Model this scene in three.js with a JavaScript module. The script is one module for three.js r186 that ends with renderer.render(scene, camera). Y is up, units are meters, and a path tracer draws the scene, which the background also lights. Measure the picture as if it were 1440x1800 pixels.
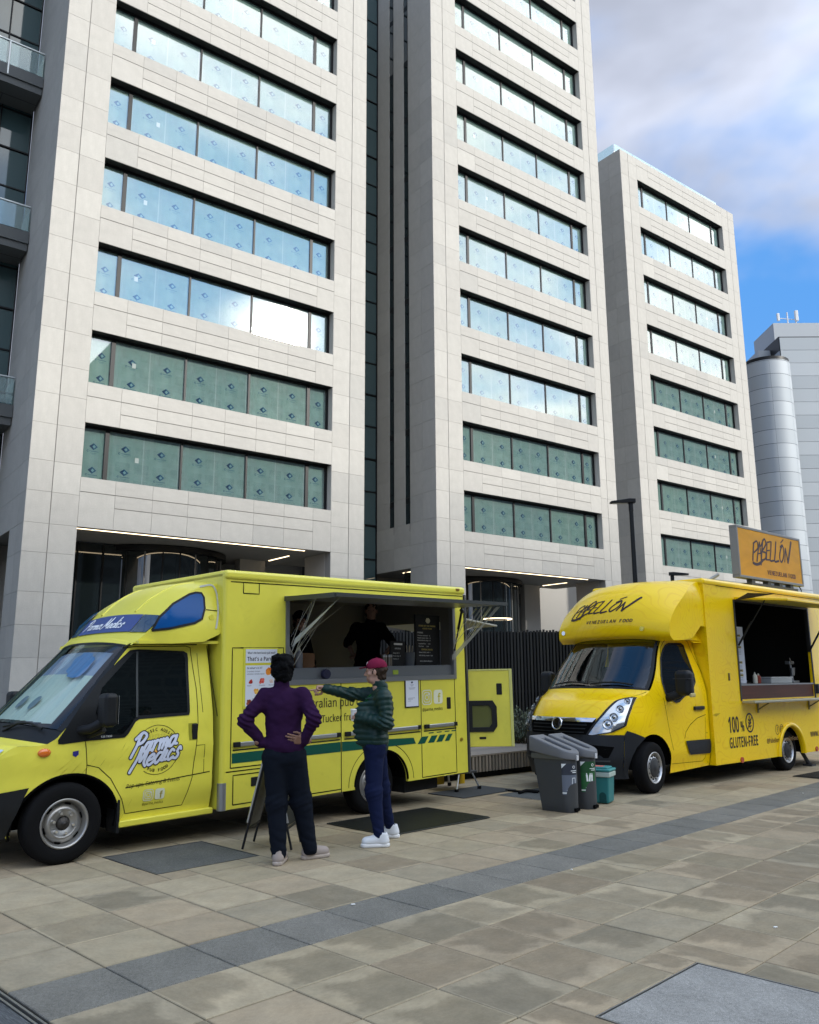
import * as THREE from 'three';
import { RoundedBoxGeometry } from 'three/addons/geometries/RoundedBoxGeometry.js';
import { mergeGeometries, mergeVertices, toCreasedNormals } from 'three/addons/utils/BufferGeometryUtils.js';
import { TessellateModifier } from 'three/addons/modifiers/TessellateModifier.js';
import { ImprovedNoise } from 'three/addons/math/ImprovedNoise.js';
import { RectAreaLightUniformsLib } from 'three/addons/lights/RectAreaLightUniformsLib.js';
RectAreaLightUniformsLib.init();

// ---------------------------------------------------------------- camera, sky, sun, exposure
const scene = new THREE.Scene();
const camera = new THREE.PerspectiveCamera(63.71, 819 / 1024, 0.1, 900);
camera.position.set(0, 1.6, 0);
camera.rotation.set(0.19791, 0, -0.00544);
scene.add(camera);
const renderer = new THREE.WebGLRenderer({ antialias: true });
renderer.setSize(819, 1024);
renderer.toneMapping = THREE.LinearToneMapping;
renderer.toneMappingExposure = 3.4;
renderer.shadowMap.enabled = true;

const YB = 0.648096, YP = 0.791553;          // heading of the office towers and of the paving
const dirX = (a) => new THREE.Vector3(Math.cos(a), 0, -Math.sin(a)), dirZ = (a) => new THREE.Vector3(Math.sin(a), 0, Math.cos(a));
const sunDir = dirX(YB).multiplyScalar(0.522).add(dirZ(YB)).add(new THREE.Vector3(0, 0.49, 0)).normalize();
const noise3 = new ImprovedNoise();
const clamp = (x, a = 0, b = 1) => Math.min(b, Math.max(a, x)), mix = (a, b, t) => a + (b - a) * t;
const smooth = (a, b, x) => { const t = clamp((x - a) / (b - a)); return t * t * (3 - 2 * t); };
const fbm = (x, y, z, n = 5) => { let s = 0, a = 0.5, f = 1; for (let i = 0; i < n; i++) { s += a * noise3.noise(x * f, y * f, z * f); a *= 0.5; f *= 2.03; } return s; };
{
  const W = 2048, H = 1024, data = new Float32Array(W * H * 4), d = new THREE.Vector3();
  for (let j = 0; j < H; j++) for (let i = 0; i < W; i++) {
    const th = ((j + 0.5) / H - 0.5) * Math.PI, ph = ((i + 0.5) / W - 0.5) * 2 * Math.PI;
    d.set(Math.cos(th) * Math.cos(ph), Math.sin(th), Math.cos(th) * Math.sin(ph));
    if (d.y < -0.16) { const q = (j * W + i) * 4; data[q] = 0.16; data[q + 1] = 0.155; data[q + 2] = 0.15; data[q + 3] = 1; continue; }
    const y = Math.max(d.y, 0), k = 1 / (y + 0.20), s = d.dot(sunDir);
    const px = d.x * k, pz = d.z * k;
    const wx = fbm(px * 0.9 + 7, pz * 0.9, 3.1, 3), wz = fbm(px * 0.9, pz * 0.9 + 5, 8.4, 3);
    let n = 0.6 * fbm(px * 0.8 + wx * 0.8 + 2.2, pz * 0.8 + wz * 0.8 + 0.6, 1.7, 4) + 0.75 * fbm(px * 2.3 + wx * 1.4 + 5.1, pz * 2.3 + wz * 1.4, 4.4, 7) + 0.12 * fbm(px * 11 + wx * 3, pz * 11, 9.1, 4) + 0.15;
    n -= 0.42 * smooth(0.34, 0.10, Math.hypot(d.x - 0.44, (d.y - 0.27) * 1.15, d.z + 0.86));   // the gap of blue low over the street
    const sw = smooth(0.20, 0.72, s); n -= 0.10 * sw;
    const c = smooth(-0.20, 0.30, n), thick = smooth(-0.15, 0.6, 0.5 * n + 1.0 * fbm(px * 2.0 + wx + 4, pz * 2.0 + wz, 6.2, 7) + 0.25 * fbm(px * 7 + wx * 2, pz * 7, 3.3, 4) + 0.05);
    const hz = Math.pow(1 - y, 6);
    let r = mix(0.034, 0.12, hz), g = mix(0.112, 0.20, hz), b = mix(0.265, 0.30, hz);
    r = mix(r, 0.17, sw * 0.8); g = mix(g, 0.34, sw * 0.8); b = mix(b, 0.62, sw * 0.8);
    const lum = mix(0.30, 0.17, thick) * mix(1, 3.8, sw), cool = 1 - sw;
    r = mix(r, lum * mix(1.0, 0.88, cool), c * 0.94); g = mix(g, lum * mix(1.0, 0.93, cool), c * 0.94); b = mix(b, lum * mix(0.97, 1.09, cool), c * 0.94);
    const q5 = Math.max(0, s), gl = (Math.pow(q5, 14) * 0.03 + Math.pow(q5, 200) * 0.05 + Math.pow(q5, 1200) * 1.5) * mix(0.8, 1, c);
    r += gl; g += gl * 0.96; b += gl * 0.86;
    if (d.y < 0) { const t = smooth(0, -0.15, d.y); r = mix(r, 0.16, t); g = mix(g, 0.155, t); b = mix(b, 0.15, t); }
    const q = (j * W + i) * 4;
    data[q] = r; data[q + 1] = g; data[q + 2] = b; data[q + 3] = 1;
  }
  const sky = new THREE.DataTexture(data, W, H, THREE.RGBAFormat, THREE.FloatType);
  sky.mapping = THREE.EquirectangularReflectionMapping; sky.magFilter = THREE.LinearFilter; sky.minFilter = THREE.LinearFilter; sky.needsUpdate = true;
  scene.background = sky; scene.environment = sky;
}
const sun = new THREE.DirectionalLight(new THREE.Color(1, 0.95, 0.86), 1.3);
sun.position.copy(sunDir).multiplyScalar(150); sun.castShadow = true; sun.shadow.radius = 6;
Object.assign(sun.shadow.camera, { left: -70, right: 70, top: 70, bottom: -70, near: 1, far: 400 }); sun.shadow.mapSize.set(2048, 2048);
scene.add(sun); scene.add(sun.target);

// ---------------------------------------------------------------- helpers
let seed = 12345;
const rnd = (a = 0, b = 1) => { seed = (seed * 1664525 + 1013904223) >>> 0; return a + (b - a) * seed / 4294967296; };
const used = {};
function numbered(n) { used[n] = (used[n] || 0) + 1; return used[n] === 1 ? n : n + '_' + String(used[n] - 1).padStart(3, '0'); }
function tag(o, label, category, group) { if (label) o.userData.label = label; if (category) o.userData.category = category; if (group) o.userData.group = group; return o; }
function thing(name, label, category, pos = [0, 0, 0], turn = 0, group) {
  const o = new THREE.Group(); o.name = numbered(name); scene.add(o);
  o.position.set(...pos); o.rotation.order = 'YXZ'; o.rotation.y = turn; return tag(o, label, category, group);
}
function structure(o) { o.userData.kind = 'structure'; return o; }
function add(name, geo, mat, parent = scene, label) {
  if (Array.isArray(geo)) geo = geo.length > 1 ? join(geo) : geo[0];
  const m = new THREE.Mesh(geo, mat); m.name = parent === scene ? numbered(name) : name; m.castShadow = m.receiveShadow = true;
  parent.add(m); if (label) m.userData.label = label; return m;
}
const each = (name, list, mat, parent) => list.map((g) => add(name, g, mat, parent));
function join(list) {
  return mergeGeometries(list.map((g) => { let q = g.index ? g.toNonIndexed() : g.clone(); for (const k of Object.keys(q.attributes)) if (!['position', 'normal', 'uv'].includes(k)) q.deleteAttribute(k); if (!q.attributes.normal) q.computeVertexNormals(); if (!q.attributes.uv) q.setAttribute('uv', new THREE.BufferAttribute(new Float32Array(q.attributes.position.count * 2), 2)); return q; }));
}
const V3 = (x, y, z) => new THREE.Vector3(x, y, z);
const bx = (x0, x1, y0, y1, z0, z1) => new THREE.BoxGeometry(x1 - x0, y1 - y0, z1 - z0).translate((x0 + x1) / 2, (y0 + y1) / 2, (z0 + z1) / 2);
const rbx = (x0, x1, y0, y1, z0, z1, r = 0.01, s = 2) => new RoundedBoxGeometry(x1 - x0, y1 - y0, z1 - z0, s, r).translate((x0 + x1) / 2, (y0 + y1) / 2, (z0 + z1) / 2);
function bar(a, b, r, seg = 8, r2 = r) {
  const A = V3(...a), B = V3(...b), L = A.distanceTo(B), g = new THREE.CylinderGeometry(r2, r, L, seg);
  g.translate(0, L / 2, 0); g.applyQuaternion(new THREE.Quaternion().setFromUnitVectors(V3(0, 1, 0), B.sub(A).normalize())); return g.translate(...a);
}
function tube(pts, r, seg = 24, rs = 7, closed = false) { return new THREE.TubeGeometry(new THREE.CatmullRomCurve3(pts.map((p) => V3(...p)), closed, 'catmullrom', 0.3), seg, r, rs, closed); }
// a wheel-axis lathe: profile of [radius, z] turned about the z axis
function latheZ(prof, seg = 40) { return new THREE.LatheGeometry(prof.map(([r, z]) => new THREE.Vector2(r, z)), seg).rotateX(Math.PI / 2); }
const col = (r, g, b) => new THREE.Color().setRGB(r, g, b);
function std(r, g, b, rough = 0.6, metal = 0, extra = {}) { return new THREE.MeshPhysicalMaterial({ color: col(r, g, b), roughness: rough, metalness: metal, specularIntensity: metal > 0.5 ? 1 : rough >= 0.8 ? 0.15 : rough >= 0.7 ? 0.3 : 0.55, ...extra }); }
function phys(r, g, b, rough, extra = {}) { return new THREE.MeshPhysicalMaterial({ color: col(r, g, b), roughness: rough, ...extra }); }
function dataTex(w, h, fn, srgb = true, repeat = true) {
  const d = new Uint8Array(w * h * 4);
  for (let y = 0; y < h; y++) for (let x = 0; x < w; x++) { const c = fn(x / w, y / h, x, y), q = (y * w + x) * 4; for (let k = 0; k < 3; k++) d[q + k] = clamp(Array.isArray(c) ? c[k] : c) * 255; d[q + 3] = 255; }
  const t = new THREE.DataTexture(d, w, h); t.magFilter = THREE.LinearFilter; t.minFilter = THREE.LinearMipmapLinearFilter; t.generateMipmaps = true;
  if (repeat) t.wrapS = t.wrapT = THREE.RepeatWrapping;
  if (srgb) t.colorSpace = THREE.SRGBColorSpace; t.needsUpdate = true; return t;
}
function canvasTex(w, h, draw) {
  const c = document.createElement('canvas'); c.width = w; c.height = h; const g = c.getContext('2d'); draw(g, w, h);
  const t = new THREE.CanvasTexture(c); t.colorSpace = THREE.SRGBColorSpace; return t;
}
// noise that tiles over the unit square
const tileN = (u, v, f, z, n = 4) => { const a = u * 2 * Math.PI, b = v * 2 * Math.PI, R = f / 6.28; return fbm(Math.cos(a) * R + 3 + z, Math.sin(a) * R + Math.cos(b) * R, Math.sin(b) * R + z * 1.7, n); };

// ---------------------------------------------------------------- ground and paving
{
  const base = structure(add('ground', new THREE.PlaneGeometry(900, 900).rotateX(-Math.PI / 2).translate(0, -0.06, 0), std(0.17, 0.165, 0.15, 0.95)));
  const S = 0.5301, pave = structure(new THREE.Group()); pave.name = 'pavement'; scene.add(pave);
  pave.position.set(-1.74355, 0, -5.08567); pave.rotation.y = YP;
  add('joint_bed', bx(-8, 34, -0.05, -0.012, -26, 9), std(0.03, 0.028, 0.024, 1), pave);
  const slabTex = [], N = 256;
  for (let k = 0; k < 10; k++) {
    const damp = k >= 4, z = k * 13.7;
    const cx = rnd(0.15, 0.85), cy = rnd(0.2, 0.8), rad = rnd(0.36, 0.75);
    slabTex.push(dataTex(N, N, (u, v) => {
      let t = 0.90 + 0.10 * fbm(u * 3 + z, v * 3, z, 4) + 0.07 * fbm(u * 14 + z, v * 22, z, 3) + 0.06 * fbm(u * 60, v * 60, z, 2);
      let w = fbm(u * 2.2 + z, v * 2.2 + 9, z + 3, 3), red = 0.5 + 0.9 * w;
      const edge = Math.min(u, v, 1 - u, 1 - v);
      t -= 0.05 * smooth(0.05, 0.0, edge) * (1 - damp);
      if (damp) {
        const dist = Math.pow(Math.pow(Math.abs(u - cx), 3) + Math.pow(Math.abs(v - cy), 3), 1 / 3) + 0.55 * fbm(u * 1.8 + z, v * 2.6, z + 7, 5);
        const m = smooth(rad, rad - 0.24, dist) * smooth(0.0, 0.03, edge + 0.02 * w);
        t *= 1 - 0.14 * m; t += 0.012 * smooth(rad - 0.02, rad + 0.02, dist) * smooth(rad + 0.12, rad + 0.04, dist);
      }
      const sp = fbm(u * 9 + 3 * z, v * 9 - z, 2, 2); if (sp > 0.42) t -= 0.12 * (sp - 0.42) * 6;
      return [t * (0.985 + 0.022 * red), t * (0.975 + 0.004 * red), t * (0.945 - 0.015 * red)];
    }, true, false));
  }
  const tints = [[0.425, 0.372, 0.275], [0.45, 0.38, 0.282], [0.385, 0.342, 0.262], [0.475, 0.415, 0.31], [0.405, 0.342, 0.255]];
  const mats = slabTex.map((t) => tints.map((c) => std(...c, 0.82, 0, { map: t })));
  const gTex = dataTex(512, 512, (u, v, x, y) => { const h = Math.abs(Math.sin(x * 127.1 + y * 311.7) * 43758.5453) % 1, h2 = Math.abs(Math.sin((x >> 1) * 269.5 + (y >> 1) * 183.3) * 43758.5453) % 1; return clamp(0.70 + 0.22 * (h2 - 0.5) + 0.30 * (h > 0.86) - 0.22 * (h2 > 0.86) + 0.10 * tileN(u, v, 3, 4) + 0.12 * tileN(u, v, 26, 2, 3)) * 1; });
  const gran = [[0.34, 0.325, 0.28], [0.375, 0.355, 0.305], [0.31, 0.30, 0.262]].map((c) => std(...c, 0.75, 0, { map: gTex }));
  // a slab with its upper edges eased
  function slab(w, d, h = 0.045, b = 0.004) {
    const g = new THREE.BoxGeometry(w, h, d, 1, 1, 1).translate(0, -h / 2, 0), top = new THREE.BufferGeometry();
    const x = w / 2, z = d / 2, X = x - b, Z = z - b, P = [], U = [], q = (a, b2, c, e) => { for (const p of [a, b2, c, a, c, e]) { P.push(...p); U.push(p[0] / w + 0.5, p[2] / d + 0.5); } };
    q([-X, 0, Z], [X, 0, Z], [X, 0, -Z], [-X, 0, -Z]);
    q([-x, -b, z], [x, -b, z], [X, 0, Z], [-X, 0, Z]); q([x, -b, z], [x, -b, -z], [X, 0, -Z], [X, 0, Z]);
    q([x, -b, -z], [-x, -b, -z], [-X, 0, -Z], [X, 0, -Z]); q([-x, -b, -z], [-x, -b, z], [-X, 0, Z], [-X, 0, -Z]);
    for (const [ax, az, bx2, bz] of [[-x, z, x, z], [x, z, x, -z], [x, -z, -x, -z], [-x, -z, -x, z]]) q([ax, -h, az], [bx2, -h, bz], [bx2, -b, bz], [ax, -b, az]);
    top.setAttribute('position', new THREE.Float32BufferAttribute(P, 3)); top.setAttribute('uv', new THREE.Float32BufferAttribute(U, 2)); top.computeVertexNormals(); g.dispose(); return top;
  }
  const full = slab(S - 0.009, S - 0.009);
  // covers and drains let into the paving: [j0, j1, k0, k1]
  const covers = [[2.49, 4.5, 4.48, 6.5], [2.49, 4.45, -5.36, -3.47], [13.05, 14.85, -5.15, -3.75]];
  const far = { s: [], g: [] }, cells = [], wp = V3();
  for (let j = -7; j < 52; j++) for (let k = -44; k < 12; k++) {
    wp.set((j + 0.5) * S, 0, (k + 0.5) * S).applyAxisAngle(V3(0, 1, 0), YP).add(pave.position);
    const ang = Math.atan2(wp.x, -wp.z), dist = Math.hypot(wp.x, wp.z);
    if (j === -2 && k < 12 && k > -12) continue;                         // the slot drain runs here
    cells.push({ j, k, dist, vis: wp.z < -2.6 && Math.abs(ang) < 0.53 && dist < 19 });
  }
  let budget = 300;
  cells.sort((a, b) => (b.vis - a.vis) || a.dist - b.dist);
  const place = (geo, j, k, mat, isG) => {
    const x = (j[0] + j[1]) / 2 * S, z = (k[0] + k[1]) / 2 * S, m4 = new THREE.Matrix4();
    const e = new THREE.Euler(rnd(-0.002, 0.002), rnd(-0.0015, 0.0015), rnd(-0.002, 0.002));
    if (geo === full && rnd() < 0.75) e.y += Math.PI * (rnd() < 0.5 ? 1 : 0.5);
    if (budget-- > 0) { const o = add(isG ? 'granite_slab' : 'paving_slab', geo, mat, pave); o.position.set(x, rnd(-0.0015, 0.001), z); o.rotation.copy(e); }
    else { m4.compose(V3(x, -0.001, z), new THREE.Quaternion().setFromEuler(e), V3(1, 1, 1)); (far[mat.uuid] ||= { mat, list: [], isG }).list.push(geo.clone().applyMatrix4(m4)); }
  };
  for (const c of cells) {
    const isG = c.k === 0 || c.j < -2, dry = c.k < 0;
    let J = [c.j, c.j + 1], K = [c.k, c.k + 1], cut = null;
    for (const v of covers) { if (J[0] < v[1] - 0.02 && J[1] > v[0] + 0.02 && K[0] < v[3] - 0.02 && K[1] > v[2] + 0.02) cut = v; }
    const mat = isG ? gran[Math.floor(rnd(0, 3))] : mats[dry ? Math.floor(rnd(0, rnd() < 0.8 ? 4 : 10)) : Math.floor(rnd(rnd() < 0.25 ? 0 : 4, 10))][Math.floor(rnd(0, 5))];
    if (!cut) { place(full, J, K, mat, isG); continue; }
    const parts = [];                                                       // what is left of the slab round the cover
    if (J[0] < cut[0] - 0.02) parts.push([[J[0], cut[0]], K]); if (J[1] > cut[1] + 0.02) parts.push([[cut[1], J[1]], K]);
    const jj = [Math.max(J[0], cut[0]), Math.min(J[1], cut[1])];
    if (K[0] < cut[2] - 0.02) parts.push([jj, [K[0], cut[2]]]); if (K[1] > cut[3] + 0.02) parts.push([jj, [cut[3], K[1]]]);
    for (const [a, b] of parts) place(slab((a[1] - a[0]) * S - 0.0075, (b[1] - b[0]) * S - 0.0075), a, b, mat, isG);
  }
  for (const f of Object.values(far)) if (f.list && f.list.length) { const o = add(f.isG ? 'granite_slab' : 'paving_slab', mergeGeometries(f.list), f.mat, pave); o.userData.kind = 'stuff'; }
  // inspection covers
  const steel = std(0.32, 0.32, 0.31, 0.45, 0.9), coverMat = [std(0.58, 0.565, 0.52, 0.8, 0, { map: gTex }), std(0.25, 0.25, 0.23, 0.8, 0, { map: gTex }), std(0.22, 0.235, 0.235, 0.8, 0, { map: gTex })];
  const labels = ['large pale granite inspection cover with a thin metal edge, nearest the viewer', 'dark grey inspection cover in the paving beside the front wheel of the lime truck', 'grey inspection cover between the lime truck and the recycling bins'];
  covers.forEach(([j0, j1, k0, k1], i) => {
    const g = thing('inspection_cover', labels[i], 'cover', V3((j0 + j1) / 2 * S, 0, (k0 + k1) / 2 * S).applyAxisAngle(V3(0, 1, 0), YP).add(pave.position).toArray(), YP, 'inspection covers in the paving');
    const w = (j1 - j0) * S / 2, d = (k1 - k0) * S / 2, e = 0.012;
    const top = slab(2 * w - 0.04, 2 * d - 0.04, 0.05, 0.002); const uv = top.attributes.uv; for (let q = 0; q < uv.count; q++) uv.setXY(q, uv.getX(q) * 2, uv.getY(q) * 2);
    add('cover_plate', top, coverMat[i], g).position.y = -0.001;
    add('cover_frame', [bx(-w + 0.004, w - 0.004, -0.04, 0.0005, d - e, d - 0.004), bx(-w + 0.004, w - 0.004, -0.04, 0.0005, -d + 0.004, -d + e), bx(-w + 0.004, -w + e, -0.04, 0.0005, -d + e, d - e), bx(w - e, w - 0.004, -0.04, 0.0005, -d + e, d - e)], i ? std(0.10, 0.10, 0.10, 0.5, 0.6) : steel, g);
  });
  const dr = thing('slot_drain', 'narrow steel slot drain crossing the paving at lower left', 'drain', V3(-1.5 * S, 0, 0).applyAxisAngle(V3(0, 1, 0), YP).add(pave.position).toArray(), YP);
  const rails = [], w = S / 2;
  add('drain_rail', bx(w - 0.03, w - 0.018, -0.04, 0.001, -6, 6), steel, dr); add('drain_rail', bx(w - 0.062, w - 0.05, -0.04, 0.001, -6, 6), steel, dr);
  add('drain_infill', bx(-w + 0.004, w - 0.07, -0.04, -0.002, -6, 6), std(0.19, 0.2, 0.205, 0.8, 0, { map: gTex }), dr);
}

// ---------------------------------------------------------------- the stone towers
const stoneTex = [0, 1, 2].map((k) => dataTex(128, 128, (u, v) => 0.94 + 0.045 * fbm(u * 3 + k * 7, v * 3, k * 5.1, 4) + 0.015 * fbm(u * 16 + k, v * 1.5, k + 2, 3) + 0.05 * fbm(u * 30, v * 30 + k, k, 2), true, false));
const stones = []; for (const c of [[0.50, 0.48, 0.44], [0.48, 0.46, 0.422], [0.52, 0.50, 0.458], [0.46, 0.444, 0.41]]) for (const t of stoneTex) stones.push(std(...c, 0.85, 0, { map: t }));
const jointMat = std(0.28, 0.27, 0.25, 0.95), darkMetal = std(0.009, 0.010, 0.011, 0.45, 0.1), mullionMat = std(0.05, 0.055, 0.058, 0.45, 0.3);
const paneMat = phys(0.975, 0.99, 0.985, 0.015, { transmission: 1, thickness: 0, ior: 2.15, specularColor: col(0.62, 0.88, 1) });
const darkGlass = phys(0.012, 0.018, 0.02, 0.03, { ior: 1.8 });
const filmTex = canvasTex(256, 384, (g, w, h) => {
  const gr = g; gr.fillStyle = 'rgb(184,204,199)'; gr.fillRect(0, 0, w, h);
  for (let i = 0; i < 260; i++) { gr.fillStyle = `rgba(${rnd() < 0.5 ? '150,188,182' : '190,219,210'},0.12)`; gr.fillRect(rnd(0, w), rnd(0, h), rnd(10, 60), rnd(20, 120)); }
  gr.fillStyle = 'rgba(225,240,235,0.85)'; gr.fillRect(0, 0, 3, h); gr.fillRect(w - 4, 0, 4, h); gr.fillStyle = 'rgba(225,240,235,0.4)'; gr.fillRect(20, 0, 2, h);
  for (const cy of [0.36, 0.83]) for (const cx of [0.5]) {                // the printed blue marks of the protective film
    const x = cx * w, y = cy * h, s = 27;
    gr.fillStyle = 'rgb(38,104,146)'; gr.beginPath(); gr.moveTo(x, y - s); gr.lineTo(x + s * 1.15, y); gr.lineTo(x, y + s); gr.lineTo(x - s * 1.15, y); gr.fill();
    gr.fillStyle = 'rgb(18,70,112)'; gr.beginPath(); gr.moveTo(x, y - s); gr.lineTo(x - s * 1.15, y); gr.lineTo(x, y + s); gr.lineTo(x - s * 0.35, y); gr.fill();
    gr.fillStyle = 'rgb(176,212,214)'; gr.beginPath(); gr.moveTo(x + 4, y - s * 0.5); gr.lineTo(x + s * 0.62, y); gr.lineTo(x + 4, y + s * 0.5); gr.lineTo(x - s * 0.3, y); gr.fill();
    gr.strokeStyle = 'rgb(30,90,130)'; gr.lineWidth = 3; gr.beginPath(); gr.arc(x - 40, y + s + 9, 6, 0.6, 5.7); gr.stroke();
    gr.fillStyle = 'rgba(50,110,140,0.75)'; gr.fillRect(x - 28, y + s + 7, 66, 4); gr.fillStyle = 'rgba(60,120,140,0.5)'; gr.fillRect(x - 22, y + s + 22, 44, 3); gr.fillRect(x - 14, y + s + 30, 28, 2);
  }
});
filmTex.wrapT = filmTex.wrapS = THREE.RepeatWrapping;
const filmMats = [[0.41, 0.44, 0.44], [0.37, 0.41, 0.415], [0.44, 0.46, 0.45], [0.39, 0.43, 0.41]].map((c) => std(...c, 0.7, 0, { map: filmTex })), stickerMat = std(0.5, 0.52, 0.5, 0.7);
const unitBox = new THREE.BoxGeometry(1, 1, 1);
const ledMat = new THREE.MeshStandardMaterial({ color: 0x000000, emissive: col(1, 0.78, 0.5), emissiveIntensity: 1.3 });

function tower(o) {
  const P0 = dirX(YB).multiplyScalar(o.u0).add(dirZ(YB).multiplyScalar(o.z)), g = thing('office_tower', o.label, 'office tower', P0.toArray(), YB);
  const W = o.W, A = o.open[0], B = o.open[1], depth = o.depth, H0 = o.soffit, FH = o.fh, OP = 2.28, n = o.floors, top = o.top;
  const panels = [], G = 0.005;
  const panel = (x0, x1, y0, y1, z = 0, side = 0) => panels.push([x0 + G, x1 - G, y0 + G, y1 - G, z, side]);
  // backing
  const back = [bx(0.03, A, 0, top - 0.02, -0.5, -0.03), bx(B, W - 0.03, 0, top - 0.02, -0.5, -0.03), bx(0.03, W - 0.03, H0 + 0.02, top - 0.02, -depth + 0.03, -0.56)];
  const head = (i) => o.head0 + FH * i, sill = (i) => head(i) - OP;
  for (let i = 0; i <= n; i++) back.push(bx(A, B, i ? head(i - 1) : H0 + 0.02, i < n ? sill(i) - 0.03 : top - 0.02, -0.55, -0.03));
  add('wall', back, jointMat, g);
  // piers
  const levels = [0.02]; for (const y of [1.12, 2.39, 3.61, 4.86, 6.38]) levels.push(y * H0 / 7.52);
  for (let i = 0; H0 + FH * i < top; i++) for (const d of [0, 1.26, 2.5]) if (H0 + FH * i + d < top - 0.5) levels.push(H0 + FH * i + d); levels.push(top);
  const mid = 0.92;
  for (let q = 0; q < levels.length - 1; q++) {
    const [a, b] = [levels[q], levels[q + 1]];
    panel(0, mid - 0.012, a, b); panel(mid + 0.012, A, a, b); panel(B, W - mid - 0.012, a, b); panel(W - mid + 0.012, W, a, b);
    // left flank
    for (const [s0, s1] of (a > H0 + 1.9 || !o.flankSlots) ? (o.flankSlots ? o.flankUp : o.flank) : o.flank) if (!(a < H0 - 0.1 && s1 > o.flankOpen)) panel(s0, s1, a, b, 0, 1);
  }
  // spandrels
  const J = [A]; for (let i = 0; i < o.joints; i++) J.push(A + 1.40 + i * (B - A - 2.4) / (o.joints - 1)); J.push(B);
  for (let i = 0; i <= n; i++) {
    const y0 = i ? head(i - 1) : H0, y1 = i < n ? sill(i) : top; if (y1 - y0 < 0.3) continue;
    const g1 = y1 - 0.60, g2 = y1 - 1.15;
    for (let q = 0; q < J.length - 1; q++) {
      const e = q === 0 || q === J.length - 2;
      panel(J[q], J[q + 1], g1 + 0.008, y1, 0);
      if (e) panel(J[q], J[q + 1], y0, g1 - 0.012, 0); else { panel(J[q], J[q + 1], g2 + 0.012, g1 - 0.012, 0); panel(J[q], J[q + 1], y0, g2 - 0.008, 0); }
    }
  }
  // the nearest 300 panels are parts, the rest one part
  const cam = V3(0, 1.6, 0).sub(P0).applyAxisAngle(V3(0, 1, 0), -YB);
  panels.forEach((p) => { p.d = Math.hypot((p[0] + p[1]) / 2 - cam.x, (p[2] + p[3]) / 2 - cam.y, p[4] - cam.z); });
  panels.sort((a, b) => a.d - b.d);
  const rest = {};
  panels.forEach((p, i) => {
    const r = rnd(), mat = stones[Math.floor((r < 0.62 ? rnd(0, 6) : rnd(0, 12)))], t = 0.03, s = p[5], w = s ? t : p[1] - p[0], d = s ? p[1] - p[0] : t;
    const m4 = new THREE.Matrix4().compose(V3(s ? t / 2 : (p[0] + p[1]) / 2, (p[2] + p[3]) / 2, s ? -(p[0] + p[1]) / 2 : -t / 2 + rnd(-0.001, 0.001)), new THREE.Quaternion(), V3(w, p[3] - p[2], d));
    if (i < 300) { const m = add('stone_panel', unitBox, mat, g); m.applyMatrix4(m4); } else (rest[mat.uuid] ||= [mat, []])[1].push(unitBox.clone().applyMatrix4(m4));
  });
  const rl = Object.values(rest); if (rl.length) { // one material for the rest
    const m = add('stone_panel', mergeGeometries(rl.flatMap((x) => x[1])), stones[1], g); m.userData.kind = 'stuff';
  }
  // window bands
  const M = o.mull, R = 0.40, sill_ = [], heads = [], jambs = [];
  for (let i = 0; i < n; i++) {
    const y0 = sill(i), y1 = head(i);
    heads.push(bx(A, B, y1 - 0.012, y1 - 0.002, -R - 0.1, -0.035)); sill_.push(bx(A, B, y0 - 0.028, y0 - 0.004, -R - 0.1, -0.004));
    jambs.push(bx(A - 0.004, A + 0.012, y0 - 0.003, y1 - 0.013, -R, -0.012), bx(B - 0.012, B + 0.004, y0 - 0.003, y1 - 0.013, -R, -0.012));
    const f = [bx(A + 0.013, B - 0.013, y1 - 0.10, y1 - 0.014, -R - 0.09, -R), bx(A + 0.013, B - 0.013, y0 - 0.003, y0 + 0.05, -R - 0.09, -R)];
    const edges = [];
    for (const [c, w] of M) { f.push(bx(c - w / 2, c + w / 2, y0 + 0.051, y1 - 0.101, -R - 0.085, -R + 0.004)); edges.push([c - w / 2, c + w / 2]); }
    add('window_frame', f, darkMetal, g);
    for (let q = 0; q < edges.length - 1; q++) {
      const x0 = edges[q][1] - 0.003, x1 = edges[q + 1][0] + 0.003, wide = x1 - x0 > 1.5;
      const pn = add('window', bx(x0, x1, y0 + 0.047, y1 - 0.098, -R - 0.042, -R - 0.03), paneMat, g);
      const fl = new THREE.PlaneGeometry(x1 - x0, OP - 0.15).translate((x0 + x1) / 2, (y0 + y1) / 2, -R - 0.075), uv = fl.attributes.uv, k = wide ? 2 : 0.62, fo = rnd(-0.05, 0.05), fp = rnd(-0.05, 0.07);
      for (let z = 0; z < 4; z++) uv.setXY(z, uv.getX(z) * k + (wide ? 0 : 0.19) + fo, uv.getY(z) * 1.0 + fp);
      add('window_film', fl, filmMats[Math.floor(rnd(0, 4))], pn);
      if (q === o.stickerBay && rnd() < 0.8) { const sx = rnd(0.15, 0.55) * (x1 - x0) + x0, sy = y0 + rnd(0.9, 1.3); add('sticker', bx(sx, sx + 0.16, sy, sy + 0.22, -R - 0.072, -R - 0.066), stickerMat, pn); }
    }
  }
  each('window_sill', sill_, stones[1], g); each('window_head', heads, darkMetal, g); each('window_reveal', jambs, stones[3], g);
  // soffit, its light line, and the recessed lobby
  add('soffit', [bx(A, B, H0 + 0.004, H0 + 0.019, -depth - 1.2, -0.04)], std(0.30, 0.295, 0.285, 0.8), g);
  add('soffit_light', bx(A + 0.1, B - 1.2, H0 - 0.02, H0 + 0.003, -0.42, -0.36), ledMat, g);
  const LZ = -depth - 1.2, dz = o.drumZ ?? -5.6;
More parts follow.
